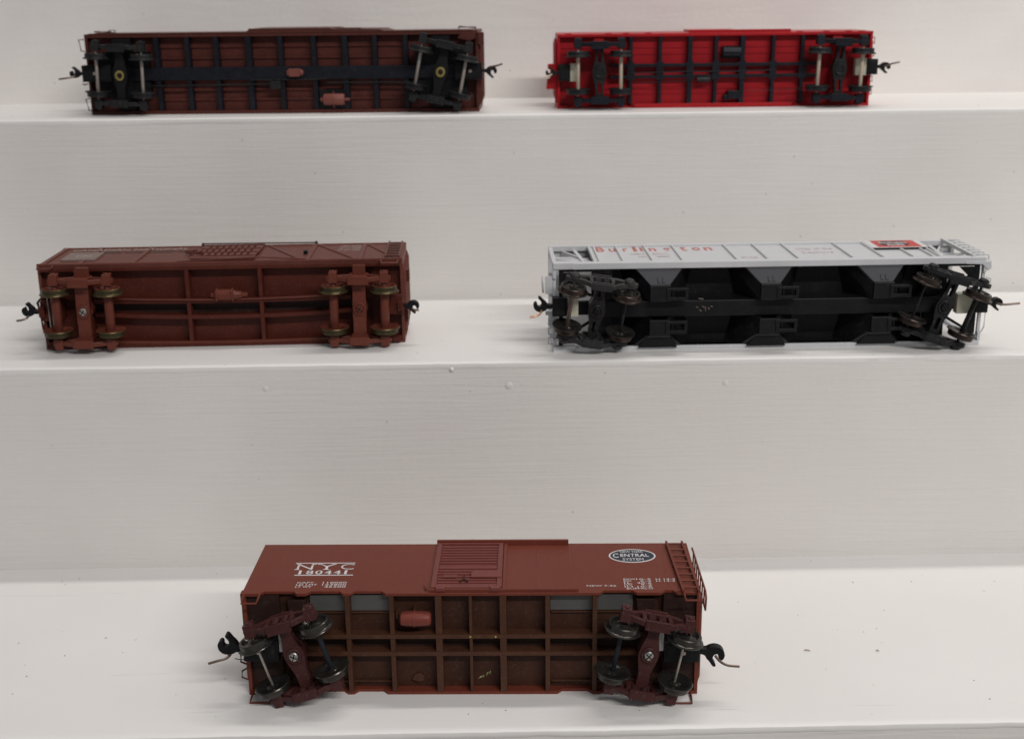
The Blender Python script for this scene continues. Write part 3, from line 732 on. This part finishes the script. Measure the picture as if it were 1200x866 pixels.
# dark gap under the letter board
for a, b in ((-64, -56), (-54, -44), (-42.6, -35), (-33, -23), (-21, -17.5)):
    MB().box(a, b, 22.7, 24.3, WC+.22, WC+.3).build('board_gap', 'black', top)
text('CANADIAN NATIONAL', -64.2, -17.6, 25.4, 28.6, WC+.8, 'print_cream', top, bold=.0)
pl = MB().box(-63.6, -50.3, 7.6, 22.0, WC+.22, WC+.95).build('number_plate', 'c_plate', C_, bevel=.1)
text('CN', -59.5, -53.5, 12.6, 16.0, WC+.97, 'print_cream', pl)
for i, s_ in enumerate(('CAPY 80000', 'LD LMT 92500', 'LT WT 43500')):
    text(s_, 43.6, 52.3, 28.2-i*4.2, 30.8-i*4.2, WC+.26, 'print_cream', top, bold=.01)
# slatted door, lifted at its foot
T = Matrix.Translation((0,0,WC+.9)) @ Matrix.Rotation(R(-1.6), 4, 'X')
db = MB()
holes = []
for r_i, yy in enumerate((8.5, 17.0, 25.5)):
    for k in range(8):
        x = -9.6 + k*2.55 + (2-r_i)*.0
        holes.append([(x, yy), (x+1.05, yy), (x+1.05, yy+6.0), (x, yy+6.0)])
outl = [(-12.4, 3.0), (12.2, 3.0), (12.2, 34.8), (-12.4, 34.8)]
db.prism([outl]+holes, .3, .8, lambda p, q, t: tuple(T @ Vector((p, q, t))))
door = db.build('slatted_door', 'c_body', C_, bevel=.06)
MB().box(-11.8, 11.6, 3.5, 34, WC+.25, WC+.35).build('slot_shade', 'black', door)  # black sheet paints the shade seen through the door slots
for yy in (7.2, 15.6, 24.1, 32.4):
    MB().box(-12.2, 12, yy-.35, yy+.35, .8, 1.15, T).build('door_batten', 'c_body', door)
wire(C_, 'door_track', [(-13.4, 34.6, WC+1.25), (33.0, 34.2, WC+1.05)], 'e_truck', .3)
for x in (-13.4, 33.2):
    MB().lathe([(.2,-.9),(.55,-.7),(.65,.7),(.3,1.2)], (x, 34.4, WC+.5), (0,0,1), 10).build('track_bracket', 'e_truck', C_)
rr = MB()
rr.hexa([(-17,.4,WC+.9),(13,.4,WC+.9),(13,1.4,WC+.9),(-17,1.4,WC+.9)], [(-17,.3,WC+1.0),(13,-.4,WC+2.4),(13,.6,WC+2.4),(-17,1.3,WC+1.0)])
rr.build('door_track', 'c_body', C_)
wire(C_, 'door_track', [(13, .4, WC+2.2), (33, .6, WC+1.0)], 'c_body', .35)
lat = MB()
for a in (((-16,15),(-12.5,18)), ((-15.5,19),(-12,15.5)), ((-14,12),(-10,16)), ((-17,17.5),(-13,17)), ((-12,13),(-9.5,12))):
    lat.tube([(a[0][0], a[0][1], WC+1.4), (a[1][0], a[1][1], WC+1.8)], .45, 6)
lat.build('door_latch', 'c_under', C_)
MB().box(30.4, 31.8, 13.8, 16.6, WC+.2, WC+1.6).build('door_stop', 'black', C_)
ld = MB()
for x in (63.6, 68.9): ld.box(x-.3, x+.3, 1.5, 32.5, WC+.9, WC+1.6)
lad = ld.build('ladder', 'c_body', C_)
for k in range(6):
    MB().box(63.6, 68.9, 3.6+k*5.2, 5.0+k*5.2, WC+.9, WC+1.3).build('rung', 'c_body', lad)
MB().box(63.9, 68.6, 2, 32, WC+.22, WC+.3).build('ladder_backing', 'black', lad)
stirrup(C_, 62, 68.5, WC+.2, 0, 3.4, 'c_body', r=.45, lean=-.6)
stirrup(C_, -69.5, -64, WC+.2, 0, 3.0, 'c_body', r=.4, lean=-.6)
MB().box(70.3, 72.6, 4, 9, 23.6, 28.4).build('brake_housing', 'c_under', C_, bevel=.2)
MB().box(70.3, 71.8, 2, 8, 8, 14).build('brake_housing', 'c_under', C_, bevel=.2)
wire(C_, 'grab_iron', [(-70.2, 0, 20.5), (-71.6, 0, 19), (-70.6, 0, 9), (-69.5, 0, 4)], 'c_under', .5)
for x, z in ((66.5, 1.6), (-66, 1.2)):
    MB().box(x-2, x+2, -1.8, .5, z-.9, z+.9).build('stirrup_block', 'c_under', C_, bevel=.2)

# =================================================================== cars A and B : seen square from below, top tread
A = root('model_boxcar', (-94.33, 569.27, 163.4), R(-2.4), 'long dark brown boxcar with black underframe and brass-ringed bogies, on the top tread', 'model train car', 'model freight cars lying on their sides')
LA, WA, DA = 176, 35.2, 36
top, bot, ends, flA = body_shell(A, LA, WA, DA, 'a_body', 'a_floor', [], [], 4.2, 1.5, 5)
xs = (-56.0, -42.1, -29.1, -14.5, -0.2, 14.7, 28.6, 42.0, 55.7)
for i, x in enumerate(xs):
    hw = 1.15 if i in (3, 6) else .95
    for za, zb in ((1.5, 15), (20.4, WA-1.5)):
        hi = za < 10
        MB().hexa([(x-hw, -.1 if not hi else .6, za), (x+hw, -.1 if not hi else .6, za), (x+hw, -.2, zb), (x-hw, -.2, zb)],
                  [(x-hw*1.1,4.2,za),(x+hw*1.1,4.2,za),(x+hw*1.1,4.2,zb),(x-hw*1.1,4.2,zb)]).build('cross_bearer', 'black_blue', A)
MB().box(-84, 84, -.7, 4.2, 14.9, 20.5).build('centre_sill', 'black_blue', A, bevel=.2)
for z in (24.4, 29.4, 6.2, 10.4):
    MB().box(-56, 56, 3.3, 4.2, z-.5, z+.5).build('stringer', 'a_floor', A)
wire(A, 'brake_rod', [(-60, -.8, 12.6), (-10, -.9, 13.0), (-5, -.8, 13.2)], 'black_grey', .32)
wire(A, 'brake_rod', [(20, -.8, 13.4), (50, -.8, 13.4), (56, -.8, 12.8), (60, -.8, 11)], 'black_grey', .32)
wire(A, 'brake_rod', [(-14, -1.1, 14.9), (16, -1.1, 14.9), (20, -.9, 15.3)], 'black_grey', .3)
MB().box(-5.6, -.6, -2.2, 3.6, 10.8, 14.4).build('brake_lever_box', 'black_grey', A, bevel=.25)
v_ = MB().box(3.4, 8.4, -3.4, -.6, 16.2, 19.6).lathe([(1.4,0),(1.4,1.0),(.4,1.6)], (8.4,-2,17.9), (1,0,0), 12)
v_.box(2.6, 3.4, -3, -1, 16.8, 19)
v_.build('control_valve', 'a_part', A, bevel=.25)
MB().box(16, 28.6, 1.0, 4.1, 1.6, 10.2).build('tank_bracket', 'black', A)
tk = MB().lathe([(.3,-6.2),(.9,-6.1),(1.0,-5),(2.3,-4.7),(2.6,-4.2),(2.6,4.2),(2.3,4.6),(.7,4.8),(.65,7.0),(.2,7.1)], (23,-1.0,6.0), (1,0,0), 22).build('air_tank', 'a_part', A, smooth=True)
MB().lathe([(2.6,-.25),(2.8,-.25),(2.8,.25),(2.6,.25)], (22.8,-1.0,6.0), (1,0,0), 22).build('tank_band', 'a_part', tk)
MB().box(22.6, 23.0, -1.4, -1, 2.4, 9.6).build('tank_flange', 'a_part', tk)
for s_ in (-1, 1):
    MB().box(s_*71.5-4, s_*71.5+4, -.1, 4.2, 2, WA-2).build('body_bolster', 'black', A)
    MB().box(min(s_*60, s_*83), max(s_*60, s_*83), .8, 4.2, 7.5, 27.5).build('draft_plate', 'black', A)
make_truck(A, -71.2, 17.6, R(-2), 'bettendorf', 'black_grey', 'black_grey', 'steel_dull', .72, mb_bol='black', screw='brass', half=10.1)
make_truck(A, 71.6, 17.8, R(-12), 'bettendorf', 'black_grey', 'black_grey', 'steel_dull', .72, mb_bol='black', screw='brass', half=10.1)
make_coupler(A, -1, -88.9, 18.4, 13, .5, 4.6, 7.2, head=.72, pin_dir=[(3.5, 1.0, -.8), (4.5, 2, -1.4), (7, 3, -1.8), (10.2, 3.4, -2.2)])
make_coupler(A, 1, 89.9, 18.0, 12, .5, 4.6, 7.2, head=.78, m_c='black_grey', pin_dir=[(3.5, 1.0, -1.0), (4.5, 1.8, -1.8), (6.6, 2.6, -2.2), (9.0, 2.8, -3.0)])
MB().box(-15.9, 35, 8, 10.5, WA, WA+1.6).build('door_track', 'a_body', A, bevel=.1)
MB().prism([(-16, WA), (-13.5, WA+1.7), (22, WA+1.7), (24, WA+1.2), (44, WA+1.0), (47.5, WA)], 1, 34, lambda p, q, t: (p, t, q)).build('door', 'a_body', A)
MB().box(-86, 86, 0, .9, WA-.6, WA+.35).build('side_sill', 'a_body', A, bevel=.1)
MB().box(-86, 86, -.3, .9, -.0, 1.4).build('side_sill', 'a_body', A, bevel=.1)
stirrup(A, -85, -77, WA+.5, 8, .1, 'a_body', r=.3, lean=0)
wire(A, 'grab_iron', [(-84, 3, WA), (-84, 3, WA+1.2), (-76.5, 3, WA+1.0), (-76.5, 3, WA)], 'a_body', .28)
wire(A, 'ladder', [(-81.2, 14, WA), (-81.2, 14, WA+1.4), (-78.4, 14, WA+1.4), (-78.4, 14, WA)], 'a_body', .28)
wire(A, 'stirrup_step', [(-88, -.5, 33), (-90.3, -.5, 33), (-89.6, -.5, 28), (-88, -.5, 28)], 'a_body', .3)
wire(A, 'stirrup_step', [(-88, -.5, 7.4), (-89.8, -.5, 7.0), (-88.9, -.5, 2.0), (-87, -.5, 2.0)], 'a_body', .3)
wire(A, 'cut_lever', [(-88, -1, 13.8), (-89.4, -1.3, 13.4), (-90.3, -1.5, 13.8)], 'black', .3)
wire(A, 'ladder', [(79.5, 2, WA-1), (79.5, 2, WA+1.6), (87, 2, WA+1.2), (87, 2, WA-1.5)], 'a_body', .45)
MB().prism([(79,WA-3.2),(80.5,WA-.6),(86.8,WA-.8),(86.8,WA-3.4),(84,WA-4.4)], -.8, .4, XZ).build('stirrup_step', 'a_body', A, bevel=.15)
MB().box(88, 90.6, -.8, 3, 29.2, 34.4).build('running_board_bracket', 'a_body', A, bevel=.15)
wire(A, 'stirrup_step', [(87.6, -.4, 9.2), (89.3, -.4, 9.2), (89.3, -.4, 4.2), (87.6, -.4, 3.0)], 'a_body', .35)

B = root('model_boxcar', (100.21, 573.06, 163.4), R(-1.2), 'bright red boxcar with black underframe ribs, right-hand car on the top tread', 'model train car', 'model freight cars lying on their sides')
LB, WB, DB = 141.8, 32.8, 36
top, bot, ends, flB = body_shell(B, LB, WB, DB, 'b_body', 'b_floor', [(-64, -50), (-48, -34), (48, 62)], [(-66, -36), (36, 66)], 3.2, 1.2, 5)
for i, x in enumerate((-37.7, -24.5, -11.0, .7, 12.7, 26.5, 39.7)):
    hw = 1.0 if i in (2, 4) else .75
    MB().hexa([(x-hw,-.3,2.0),(x+hw,-.3,2.0),(x+hw,-.3,WB-1.2),(x-hw,-.3,WB-1.2)], [(x-hw,3.2,1.2),(x+hw,3.2,1.2),(x+hw,3.2,WB-1.2),(x-hw,3.2,WB-1.2)]).build('cross_bearer', 'black_blue', B)
    MB().box(x-1.6, x+1.6, -.75, -.3, 12.4, 20.4).build('sill_gusset', 'black_blue', B)
for z in (18.9, 13.9):
    MB().box(-47, 47, -.5, 3.2, z-.65, z+.65).build('centre_sill', 'black_blue', B, bevel=.1)
for z in (26.8, 24.0, 8.6, 6.4):
    MB().box(-69, 69, 2.75, 3.2, z-.35, z+.35).build('stringer', 'b_floor', B)
wire(B, 'brake_rod', [(-38, -.9, 15.6), (-11, -1.0, 16.1), (14, -1.0, 16.0), (27, -.9, 16.4)], 'black_blue', .3)
wire(B, 'brake_rod', [(14, -.4, 7.2), (26, -.2, 7.4), (48, -.2, 8.2)], 'black_grey', .16)
wire(B, 'brake_rod', [(-9, -.8, 12.0), (-22, -.7, 11.6), (-36, -.5, 11.2)], 'black_blue', .16)
MB().lathe([(.3,-4.4),(1.8,-4.3),(2.2,-3.8),(2.2,3.8),(1.8,4.3),(.3,4.4)], (7.6,-.6,24.4), (1,0,0), 20).build('air_tank', 'black_blue', B, smooth=True)
MB().box(3.6, 11.6, 1.0, 3.1, 21.6, 27).build('tank_bracket', 'black', B)
MB().lathe([(.3,-3.2),(1.2,-3.1),(1.25,2.6),(.4,3.2)], (-4.6,-.8,12.4), (1,0,0), 16).build('brake_cylinder', 'black_grey', B, smooth=True)
vb = MB().box(6.4, 11.6, -1.2, 3.1, 3.8, 7.4).box(4.8, 6.6, -.6, 3, 3.4, 5.4).build('control_valve', 'black_blue', B, bevel=.25)
for s_, xc in ((-1, -52.3), (1, 55.2)):
    MB().box(xc-2.2, xc+2.2, -.1, 3.2, 2, WB-2).build('body_bolster', 'b_floor', B)
make_truck(B, -52.3, 16.3, R(0), 'bettendorf', 'black_blue', 'black_grey', 'tan_axle', .8, mb_bol='black_grey', screw=None, half=9.6)
make_truck(B, 55.2, 16.6, R(-1.5), 'bettendorf', 'black_blue', 'black_grey', 'tan_axle', .8, mb_bol='black_grey', screw=None, half=9.6)
make_coupler(B, -1, -70.6, 16.2, 5.2, .3, 4.2, 7.2, head=.7, plate=(-65.3, -61.6), m_c='black_grey', m_pin='tan_axle', screw=False, pin_dir=[(3, 1, -.6), (4, 2, -1.2), (5.2, 2.4, -1.4), (6.6, 2.6, -1.5)])
make_coupler(B, 1, 72.8, 17.4, 5.0, .3, 4.2, 6.8, head=.72, plate=(62.9, 68.2), screw=False, pin_dir=[(3, 1, -.2), (4.4, 2, -.6), (6.4, 2.6, -1.4), (9.4, 2.8, -2.0)])
MB().box(-11.6, 34.1, 1, 3.4, WB, WB+1.3).build('door_track', 'b_body', B, bevel=.1)
MB().box(-10, 12, 3.4, 34, WB, WB+.9).build('door', 'b_body', B, bevel=.1)
MB().box(-32.4, 11.9, -.4, 2.2, -.9, .3).build('door_track', 'b_body', B, bevel=.1)
MB().box(-70, 70, -.35, .6, WB-1.3, WB-.1).build('side_sill', 'b_body', B, bevel=.12)
MB().box(-36, 36, -.35, .6, .2, 1.9).build('side_sill', 'b_body', B, bevel=.12)
for x in (-66, -48, -40, -30, 38, 50, 60, 66):
    MB().box(x-1.4, x+1.4, .4, 1.6, WB-.1, WB+.4).build('side_bracket', 'b_body', B, bevel=.1)
MB().prism([(-75.3,19.8),(-71,20),(-71,8.8),(-76,8.6),(-75.6,13.2),(-74.2,13.6),(-74.2,17.4),(-75.3,17.6)], 2, 4, XZ).build('end_platform', 'b_body', B, bevel=.15)
for k in range(5):
    wire(B, 'grab_iron', [(71, 1, 5+k*5.6), (72.0, 1, 5+k*5.6), (72.0, 1, 7.6+k*5.6), (71, 1, 7.6+k*5.6)], 'b_body', .3)
wire(B, 'grab_iron', [(-71, .4, 4), (-71.9, .4, 4), (-71.9, .4, 1), (-71, .4, 1)], 'b_body', .3)

# =================================================================== car D : silver covered hopper, middle tread right
D = root('model_hopper_car', (104.02, 456.86, 81.7), R(.4), 'silver covered hopper car with black hopper bays and red square emblem, lying on its side', 'model train car', 'model freight cars lying on their sides')
LD, WD, DD = 165.0, 33.5, 36.0
XE = 66.0
tops = []
for z0, z1 in ((WD-1.0, WD), (0, 1.0)):
    tops.append(MB().box(-XE, XE, .5, DD, z0, z1).build('side_sheet', 'd_body', D))
for z0, z1 in ((WD-1.6, WD+.9), (-.2, 1.7)):
    MB().box(-LD/2, LD/2-.5, -.3, 3.0, z0, z1).build('side_sill', 'd_body', D, bevel=.25)
    MB().box(-LD/2, LD/2, DD-2.0, DD, z0+.3, z1).build('top_chord', 'd_body', D, bevel=.2)
for x in (-66.4, -64.4, -55.4, -44.1, -32.7, -11.8, 0, 11.8, 32.7, 44.5, 56.0, 63.6, 66.2):
    for za, zb in ((WD-.05, WD+.75), (-.4, .1)):
        MB().prism([(x-.55, za), (x+.55, za), (x+.3, zb), (x-.3, zb)] if zb > za else [], 2.8, DD-1.8, lambda p, q, t: (p, t, q)).build('side_rib', 'd_body', tops[0] if za > 5 else tops[1])
MB().prism([(DD-.4, .3), (DD+1.6, WD*.3), (DD+1.6, WD*.7), (DD-.4, WD-.3)], -LD/2+1, LD/2-1, YZ).build('roof', 'd_body', D)
# ends: posts, slope sheets, cross frames
for s_ in (-1, 1):
    xe = s_*LD/2
    for z0, z1 in ((WD-1.4, WD+.4), (-.1, 1.4)):
        a = sorted((xe, xe-s_*1.6)); MB().box(a[0], a[1], 3.0, DD-2, z0, z1).build('corner_post', 'd_body', D, bevel=.15)
    a = sorted((xe, xe-s_*1.2)); MB().box(a[0], a[1], -.2, 2.4, 1.6, 5.0).box(a[0], a[1], -.2, 2.4, WD-5.0, WD-1.6).box(a[0], a[1], .8, 2.2, 5, WD-5).build('end_sill', 'd_body', D, bevel=.15)
    MB().box(min(xe, xe-s_*1.4), max(xe, xe-s_*1.4), DD-2, DD, .5, WD-.5).build('end_chord', 'd_body', D, bevel=.15)
    # slope sheet rises outwards from the end hopper to the roof
    xa, xb = s_*62.0, s_*76.5
    MB().hexa([(xa, 2.0, 1.2), (xa, 2.0, WD-1.2), (xa+s_*.9, 2.0, WD-1.2), (xa+s_*.9, 2.0, 1.2)], [(xb, DD-1, 1.2), (xb, DD-1, WD-1.2), (xb+s_*.9, DD-1, WD-1.2), (xb+s_*.9, DD-1, 1.2)]).build('slope_sheet', 'd_body', D)
    # slanted bay brace in the side opening
    xc = s_*70.0
    MB().hexa([(xc-.7, 12, WD-1.6), (xc+.7, 12, WD-1.6), (xc+.7, 12, WD-.9), (xc-.7, 12, WD-.9)], [(xc-.7+s_*2, DD-2, WD-1.6), (xc+.7+s_*2, DD-2, WD-1.6), (xc+.7+s_*2, DD-2, WD-.9), (xc-.7+s_*2, DD-2, WD-.9)]).build('opening_post', 'd_body', D)
    a = sorted((s_*66.5, s_*81.4)); 
    MB().box(a[0], a[1], 14, 15.2, WD-3, WD-1.3).build('opening_rail', 'd_body', D)
    MB().box(a[0], a[1], 20.5, 21.2, WD-3, WD-1.6).build('opening_rail', 'd_body', D)
    # black under-end frame
    fr = MB()
    a = sorted((s_*60, s_*67.8)); fr.box(a[0], a[1], .4, 3.0, 1.7, WD-1.7)
    a = sorted((s_*78.6, s_*80.2)); fr.box(a[0], a[1], .5, 2.2, 1.7, WD-1.7)
    a = sorted((s_*67, s_*79)); fr.box(a[0], a[1], .6, 2.6, WD-2.6, WD-1.6); fr.box(a[0], a[1], .6, 2.6, WD/2-2.6, WD/2+2.6)
    for zz, zt in ((WD-3, WD-8), (3, 9)):
        fr.prism([(s_*72.5, zz), (s_*79, zz), (s_*79, zt), (s_*77.6, zt)], .6, 1.8, XZ)
    for za, zb in ((11.5, 5), (21.5, 28)):
        fr.tube([(s_*68, 1.4, za), (s_*78.6, 1.4, zb)], .6, 6)
    fr.build('end_frame', 'black', D)
# side opening: plate with triangular ends
MB().prism([(-80.6,24),(-74,24),(-66.6,15),(-66.6,12.8),(-80.6,20)], WD-2.6, WD-1.6, XY).build('gusset_plate', 'd_body', D)
# black underbody and hopper bays
MB().box(-62, 62, 9.5, 10.5, 1.0, WD-1.0).build('underbody', 'black', D)
for z in (WD-1.7, 1.0):
    MB().box(-62, 62, .6, 9.6, z, z+.7).build('underbody_skirt', 'black', D)
MB().box(-66, 66, -2.2, 9, WD/2-3.1, WD/2+3.1).build('centre_sill', 'black', D, bevel=.3)
for xc in (-42.4, -.7, 41.9):
    for up_ in (1, -1):
        def zc(h): return WD/2 + up_*h
        zt = 15.4; 
        # outer sheet (grey, sloping in), end slope sheets black
        wide, nar = 8.9, 3.4
        y_s, y_t = 0.2, -4.6
        P0 = [(xc-wide, y_s, zc(zt)), (xc+wide, y_s, zc(zt))]; P1 = [(xc-nar, y_t, zc(9.6)), (xc+nar, y_t, zc(9.6))]
        th = .6
        sh = MB().hexa([P0[0], P0[1], P1[1], P1[0]], [(p[0], p[1]+.5, p[2]-up_*.7) for p in (P0[0], P0[1], P1[1], P1[0])])
        so = sh.build('hopper_side_sheet', 'd_grey', D)
        if up_ > 0:
            # two small printed marks, laid in the plane of the sheet
            a0 = Vector((xc, y_s, zc(zt))); a1 = Vector((xc, y_t, zc(9.6))); dn = (a1-a0).normalized(); nr = Vector((0, dn.z, -dn.y)); nr = nr if nr.y < 0 else -nr
            for dx in (-1.0, .8):
                q = a0 + dn*4.9 + nr*.03 + Vector((dx, 0, 0))
                mk = MB()
                def strip(o0, u0, u1, v0, v1):
                    ps = [o0+Vector((u0,0,0))+dn*v0, o0+Vector((u1,0,0))+dn*v0, o0+Vector((u1,0,0))+dn*v1, o0+Vector((u0,0,0))+dn*v1]
                    mk.hexa(ps, [p+nr*.04 for p in ps])
                strip(q, 0, .3, -.6, 1.8); strip(q, 0, 1.25, 1.5, 1.8)
                mk.build('printed_mark', 'print_mark', so)
        for s_ in (-1, 1):
            q0 = [(xc+s_*wide, y_s, zc(zt)), (xc+s_*nar, y_t, zc(9.6)), (xc+s_*nar, y_t, zc(3.2)), (xc+s_*wide*1.25, 9.4, zc(3.2)), (xc+s_*wide*1.6, 9.4, zc(zt))]
            MB().add(q0+[(p[0]-s_*.6, p[1]+.2, p[2]) for p in q0], [(0,1,2,3,4),(5,6,7,8,9),(0,1,6,5),(1,2,7,6),(2,3,8,7),(3,4,9,8),(4,0,5,9)]).build('hopper_slope_sheet', 'black', D)
        # outlet with sliding gate frame
        zz = sorted((zc(9.8), zc(3.6)))
        ou = MB().box(xc-nar-.5, xc+nar+.5, -6.0, -4.2, zz[0], zz[1]).build('hopper_outlet', 'gate_black', D, bevel=.2)
        za = sorted((zc(8.8), zc(4.0)))
        gx0, gx1 = xc+nar-1.2, xc+nar+7.0
        MB().prism([[(gx0, za[0]), (gx1, za[0]), (gx1, za[1]), (gx0, za[1])], [(gx0+1.4, za[0]+1.3), (gx1-1.2, za[0]+1.3), (gx1-1.2, za[1]-1.0), (gx0+1.4, za[1]-1.0)]], -6.4, -4.4, XZ).build('gate_frame', 'gate_black', ou, bevel=.12)
        MB().tube([(gx0+2.5, -5.2, za[0]+1), (gx0+2.5, -5.2, za[1]-1)], .5, 8).build('gate_shaft', 'black', ou)
        if up_ < 0:
            MB().hexa([(xc-7.5,-1.5,1.4),(xc+7.5,-1.5,1.4),(xc+7.5,2,1.0),(xc-7.5,2,1.0)], [(xc-5,-3.6,5.5),(xc+5,-3.6,5.5),(xc+5,2,5.5),(xc-5,2,5.5)]).build('hopper_lower_lip', 'black', ou)
gl = MB()
for a in ((-27.4,20.6,-25.6,20.3), (-26,17.6,-25.2,17.0), (-24.8,17.4,-24.6,15.6), (-23.6,17,-23.2,16.2), (-22.8,17.6,-22.0,17.2), (-28.2,17.4,-27.6,17.0), (-27,16.2,-26.2,15.6)):
    gl.tube([(a[0],-2.2,a[1]), ((a[0]+a[2])/2,-2.4,(a[1]+a[3])/2), (a[2],-2.2,a[3])], .16, 5)
gl.build('paint_chip', 'c_plate', D)
make_truck(D, -66.2, 18.6, R(-8), 'wide', 'frame_grey', 'wheel', ('pin', 'black_grey'), (.85, .6), mb_bol='black_grey', screw='black', half=10.2, spread=7.5, rim='rim_brown', tilt=(R(12), 0))
make_truck(D, 65.2, 17.2, R(-17), 'wide', 'black_grey', 'wheel', ('black_grey', 'black'), (.5, .95), mb_bol='black_grey', screw='black', half=10.2, spread=7.5, rim='rim_brown', tilt=(R(4), 0))
make_coupler(D, -1, -83.0, 18.6, 5.6, .8, 5.0, 7.0, head=.86, plate=(-77.2, -73.2), m_c='black', m_pin='copper', screw=False, ang=R(-4), pin_dir=[(4, 1.0, -1.2), (4.8, 2.2, -2.4), (6.4, 3.2, -3.0), (8.6, 3.4, -3.2)])
make_coupler(D, 1, 82.4, 17.4, 5.6, .8, 5.0, 7.0, head=.72, plate=(70.6, 76.8), m_c='black', screw=False, pin_dir=[(3.4, 1, .2), (4.8, 2, .4), (7.6, 2.8, .2), (11.6, 3.0, -.2)])
# silver brake wheel and steps on the left end
bs = MB().box(-85.4, -82.6, .4, 2, 22.6, 29.2).build('end_step', 'd_body', D)
wire(bs, 'brake_rim', [(-86.2+0, 3+3*math.cos(t), 25.8+3*math.sin(t)) for t in [k*math.pi/8 for k in range(17)]], 'd_body', .4)
for k in range(3):
    wire(D, 'grab_iron', [(-82.5, 1, 2.5+k*3.8), (-84.2, 1, 3.0+k*3.8), (-84.2, 1, 5.2+k*3.8), (-82.5, 1, 5.6+k*3.8)], 'd_body', .32)
MB().box(-85.2, -82.6, 3, 5, 13.6, 15.2).build('end_step', 'd_body', D, bevel=.2)
MB().box(-82.5, -74, -1.2, 2, -.8, 2.2).build('corner_step', 'd_body', D, bevel=.3)
MB().box(70, 82, -1.0, 2, -.9, 1.8).build('corner_step', 'd_body', D, bevel=.3)
MB().box(-82.5, -74.5, -.7, 2, WD-1.4, WD+1.2).build('corner_step', 'd_body', D, bevel=.3)
MB().prism([(74,WD-.6),(83.9,WD-.6),(84.3,WD-3.4),(83.0,WD-4.4),(80.5,WD-1.8),(74,WD-1.6)], -.5, 4.5, XZ).build('corner_step', 'd_body', D, bevel=.25)
wire(D, 'grab_iron', [(82, 0, 14), (83.6, 0, 13.6), (83.6, 0, 7), (82, 0, 4)], 'd_body', .25)
wire(D, 'cut_lever', [(82.6, 0, 26.5), (84.4, 0, 26), (84.4, 0, 24.6), (82.8, 0, 23.4)], 'd_body', .3)
# ladder on the right end of the car side
ld = MB().box(77.0, 78.2, 1, DD-.5, WD+.2, WD+1.6).box(84.0, 84.8, 2, DD-1, WD-1.8, WD-.8)
lad = ld.build('ladder', 'd_body', D, bevel=.1)
for k in range(7):
    y = 4 + k*5.0
    wire(lad, 'rung', [(77.6, y, WD+1.0), (82.6, y, WD+1.2), (84.4, y-.2, WD+.9), (84.4, y-.4, WD-1.2)], 'd_body', .34)
MB().prism([(66.8, 12), (76, 8), (76.6, DD-3), (68, DD-3)], WD-4, WD-3.2, XY).build('slope_gusset', 'd_body', D)
# lettering
TZ = WD+.04
xs_ = (('B', -64.0, -61.0), ('u', -58.6, -56.2), ('r', -53.4, -51.8), ('l', -49.4, -48.5), ('i', -46.6, -45.8), ('n', -42.6, -39.8), ('g', -36.0, -33.2))
for ch, a, b in (('B', -63.6, -60.4), ('u', -58.6, -55.9), ('r', -53.0, -51.2), ('l', -48.9, -47.5), ('i', -46.2, -45.0), ('n', -42.6, -39.8), ('g', -37.0, -34.0), ('t', -30.0, -27.6), ('o', -25.4, -22.2), ('n', -20.6, -17.4)):
    tall = ch in 'Blit'
    y0 = 25.2 if ch != 'g' else 24.0
    text(ch, a, b, y0, 34.2 if ch in 'Bl' else (33.2 if tall else 31.2), TZ, 'print_red', tops[0], bold=.018)
text('CB&Q', -51.0, -45.4, 18.2, 21.4, TZ, 'print_pink', tops[0])
text('85042', -42.4, -35.8, 18.2, 21.4, TZ, 'print_pink', tops[0])
text('CAPY', -48.6, -45.0, 13.2, 15.6, TZ, 'print_grey', tops[0])
text('200000', -41.2, -36.4, 13.2, 15.6, TZ, 'print_grey', tops[0])
text('Way of the', 15.4, 29.8, 22.4, 27.0, TZ, 'print_pink', tops[0])
text('Zephyrs', 15.8, 28.6, 15.2, 20.2, TZ, 'print_pink', tops[0])
text('BLT 8-66', -9.0, -3.0, 9.0, 11.4, TZ, 'print_pink', tops[0])
em = MB().box(44.9, 67.4, 21.4, 35.7, WD+.3, WD+.85).build('emblem_plate', 'print_white', D)
MB().box(47.9, 65.2, 22.4, 35.5, WD+.85, WD+.92).build('emblem_field', 'emblem_red', em)
MB().prism([(51.0,25.2),(60.6,25.2),(61.8,28.2),(60.6,28.9),(50.0,28.9),(49.6,27.6)], WD+.92, WD+.97, XY).build('emblem_band', 'print_black', em)
MB().prism([(51.6,31.6),(61.0,31.6),(61.0,33.8),(51.6,33.8)], WD+.92, WD+.97, XY).build('emblem_band', 'print_black', em)
text('Burlington', 50.2, 61.2, 28.2, 32.2, WD+.98, 'print_white', em, bold=.035)
text('Route', 52.4, 59.2, 24.8, 28.0, WD+.98, 'print_white', em, bold=.035)
MB().box(44.9, 67.4, 20.7, 21.4, WD+.1, WD+.8).build('emblem_edge', 'print_black', em)
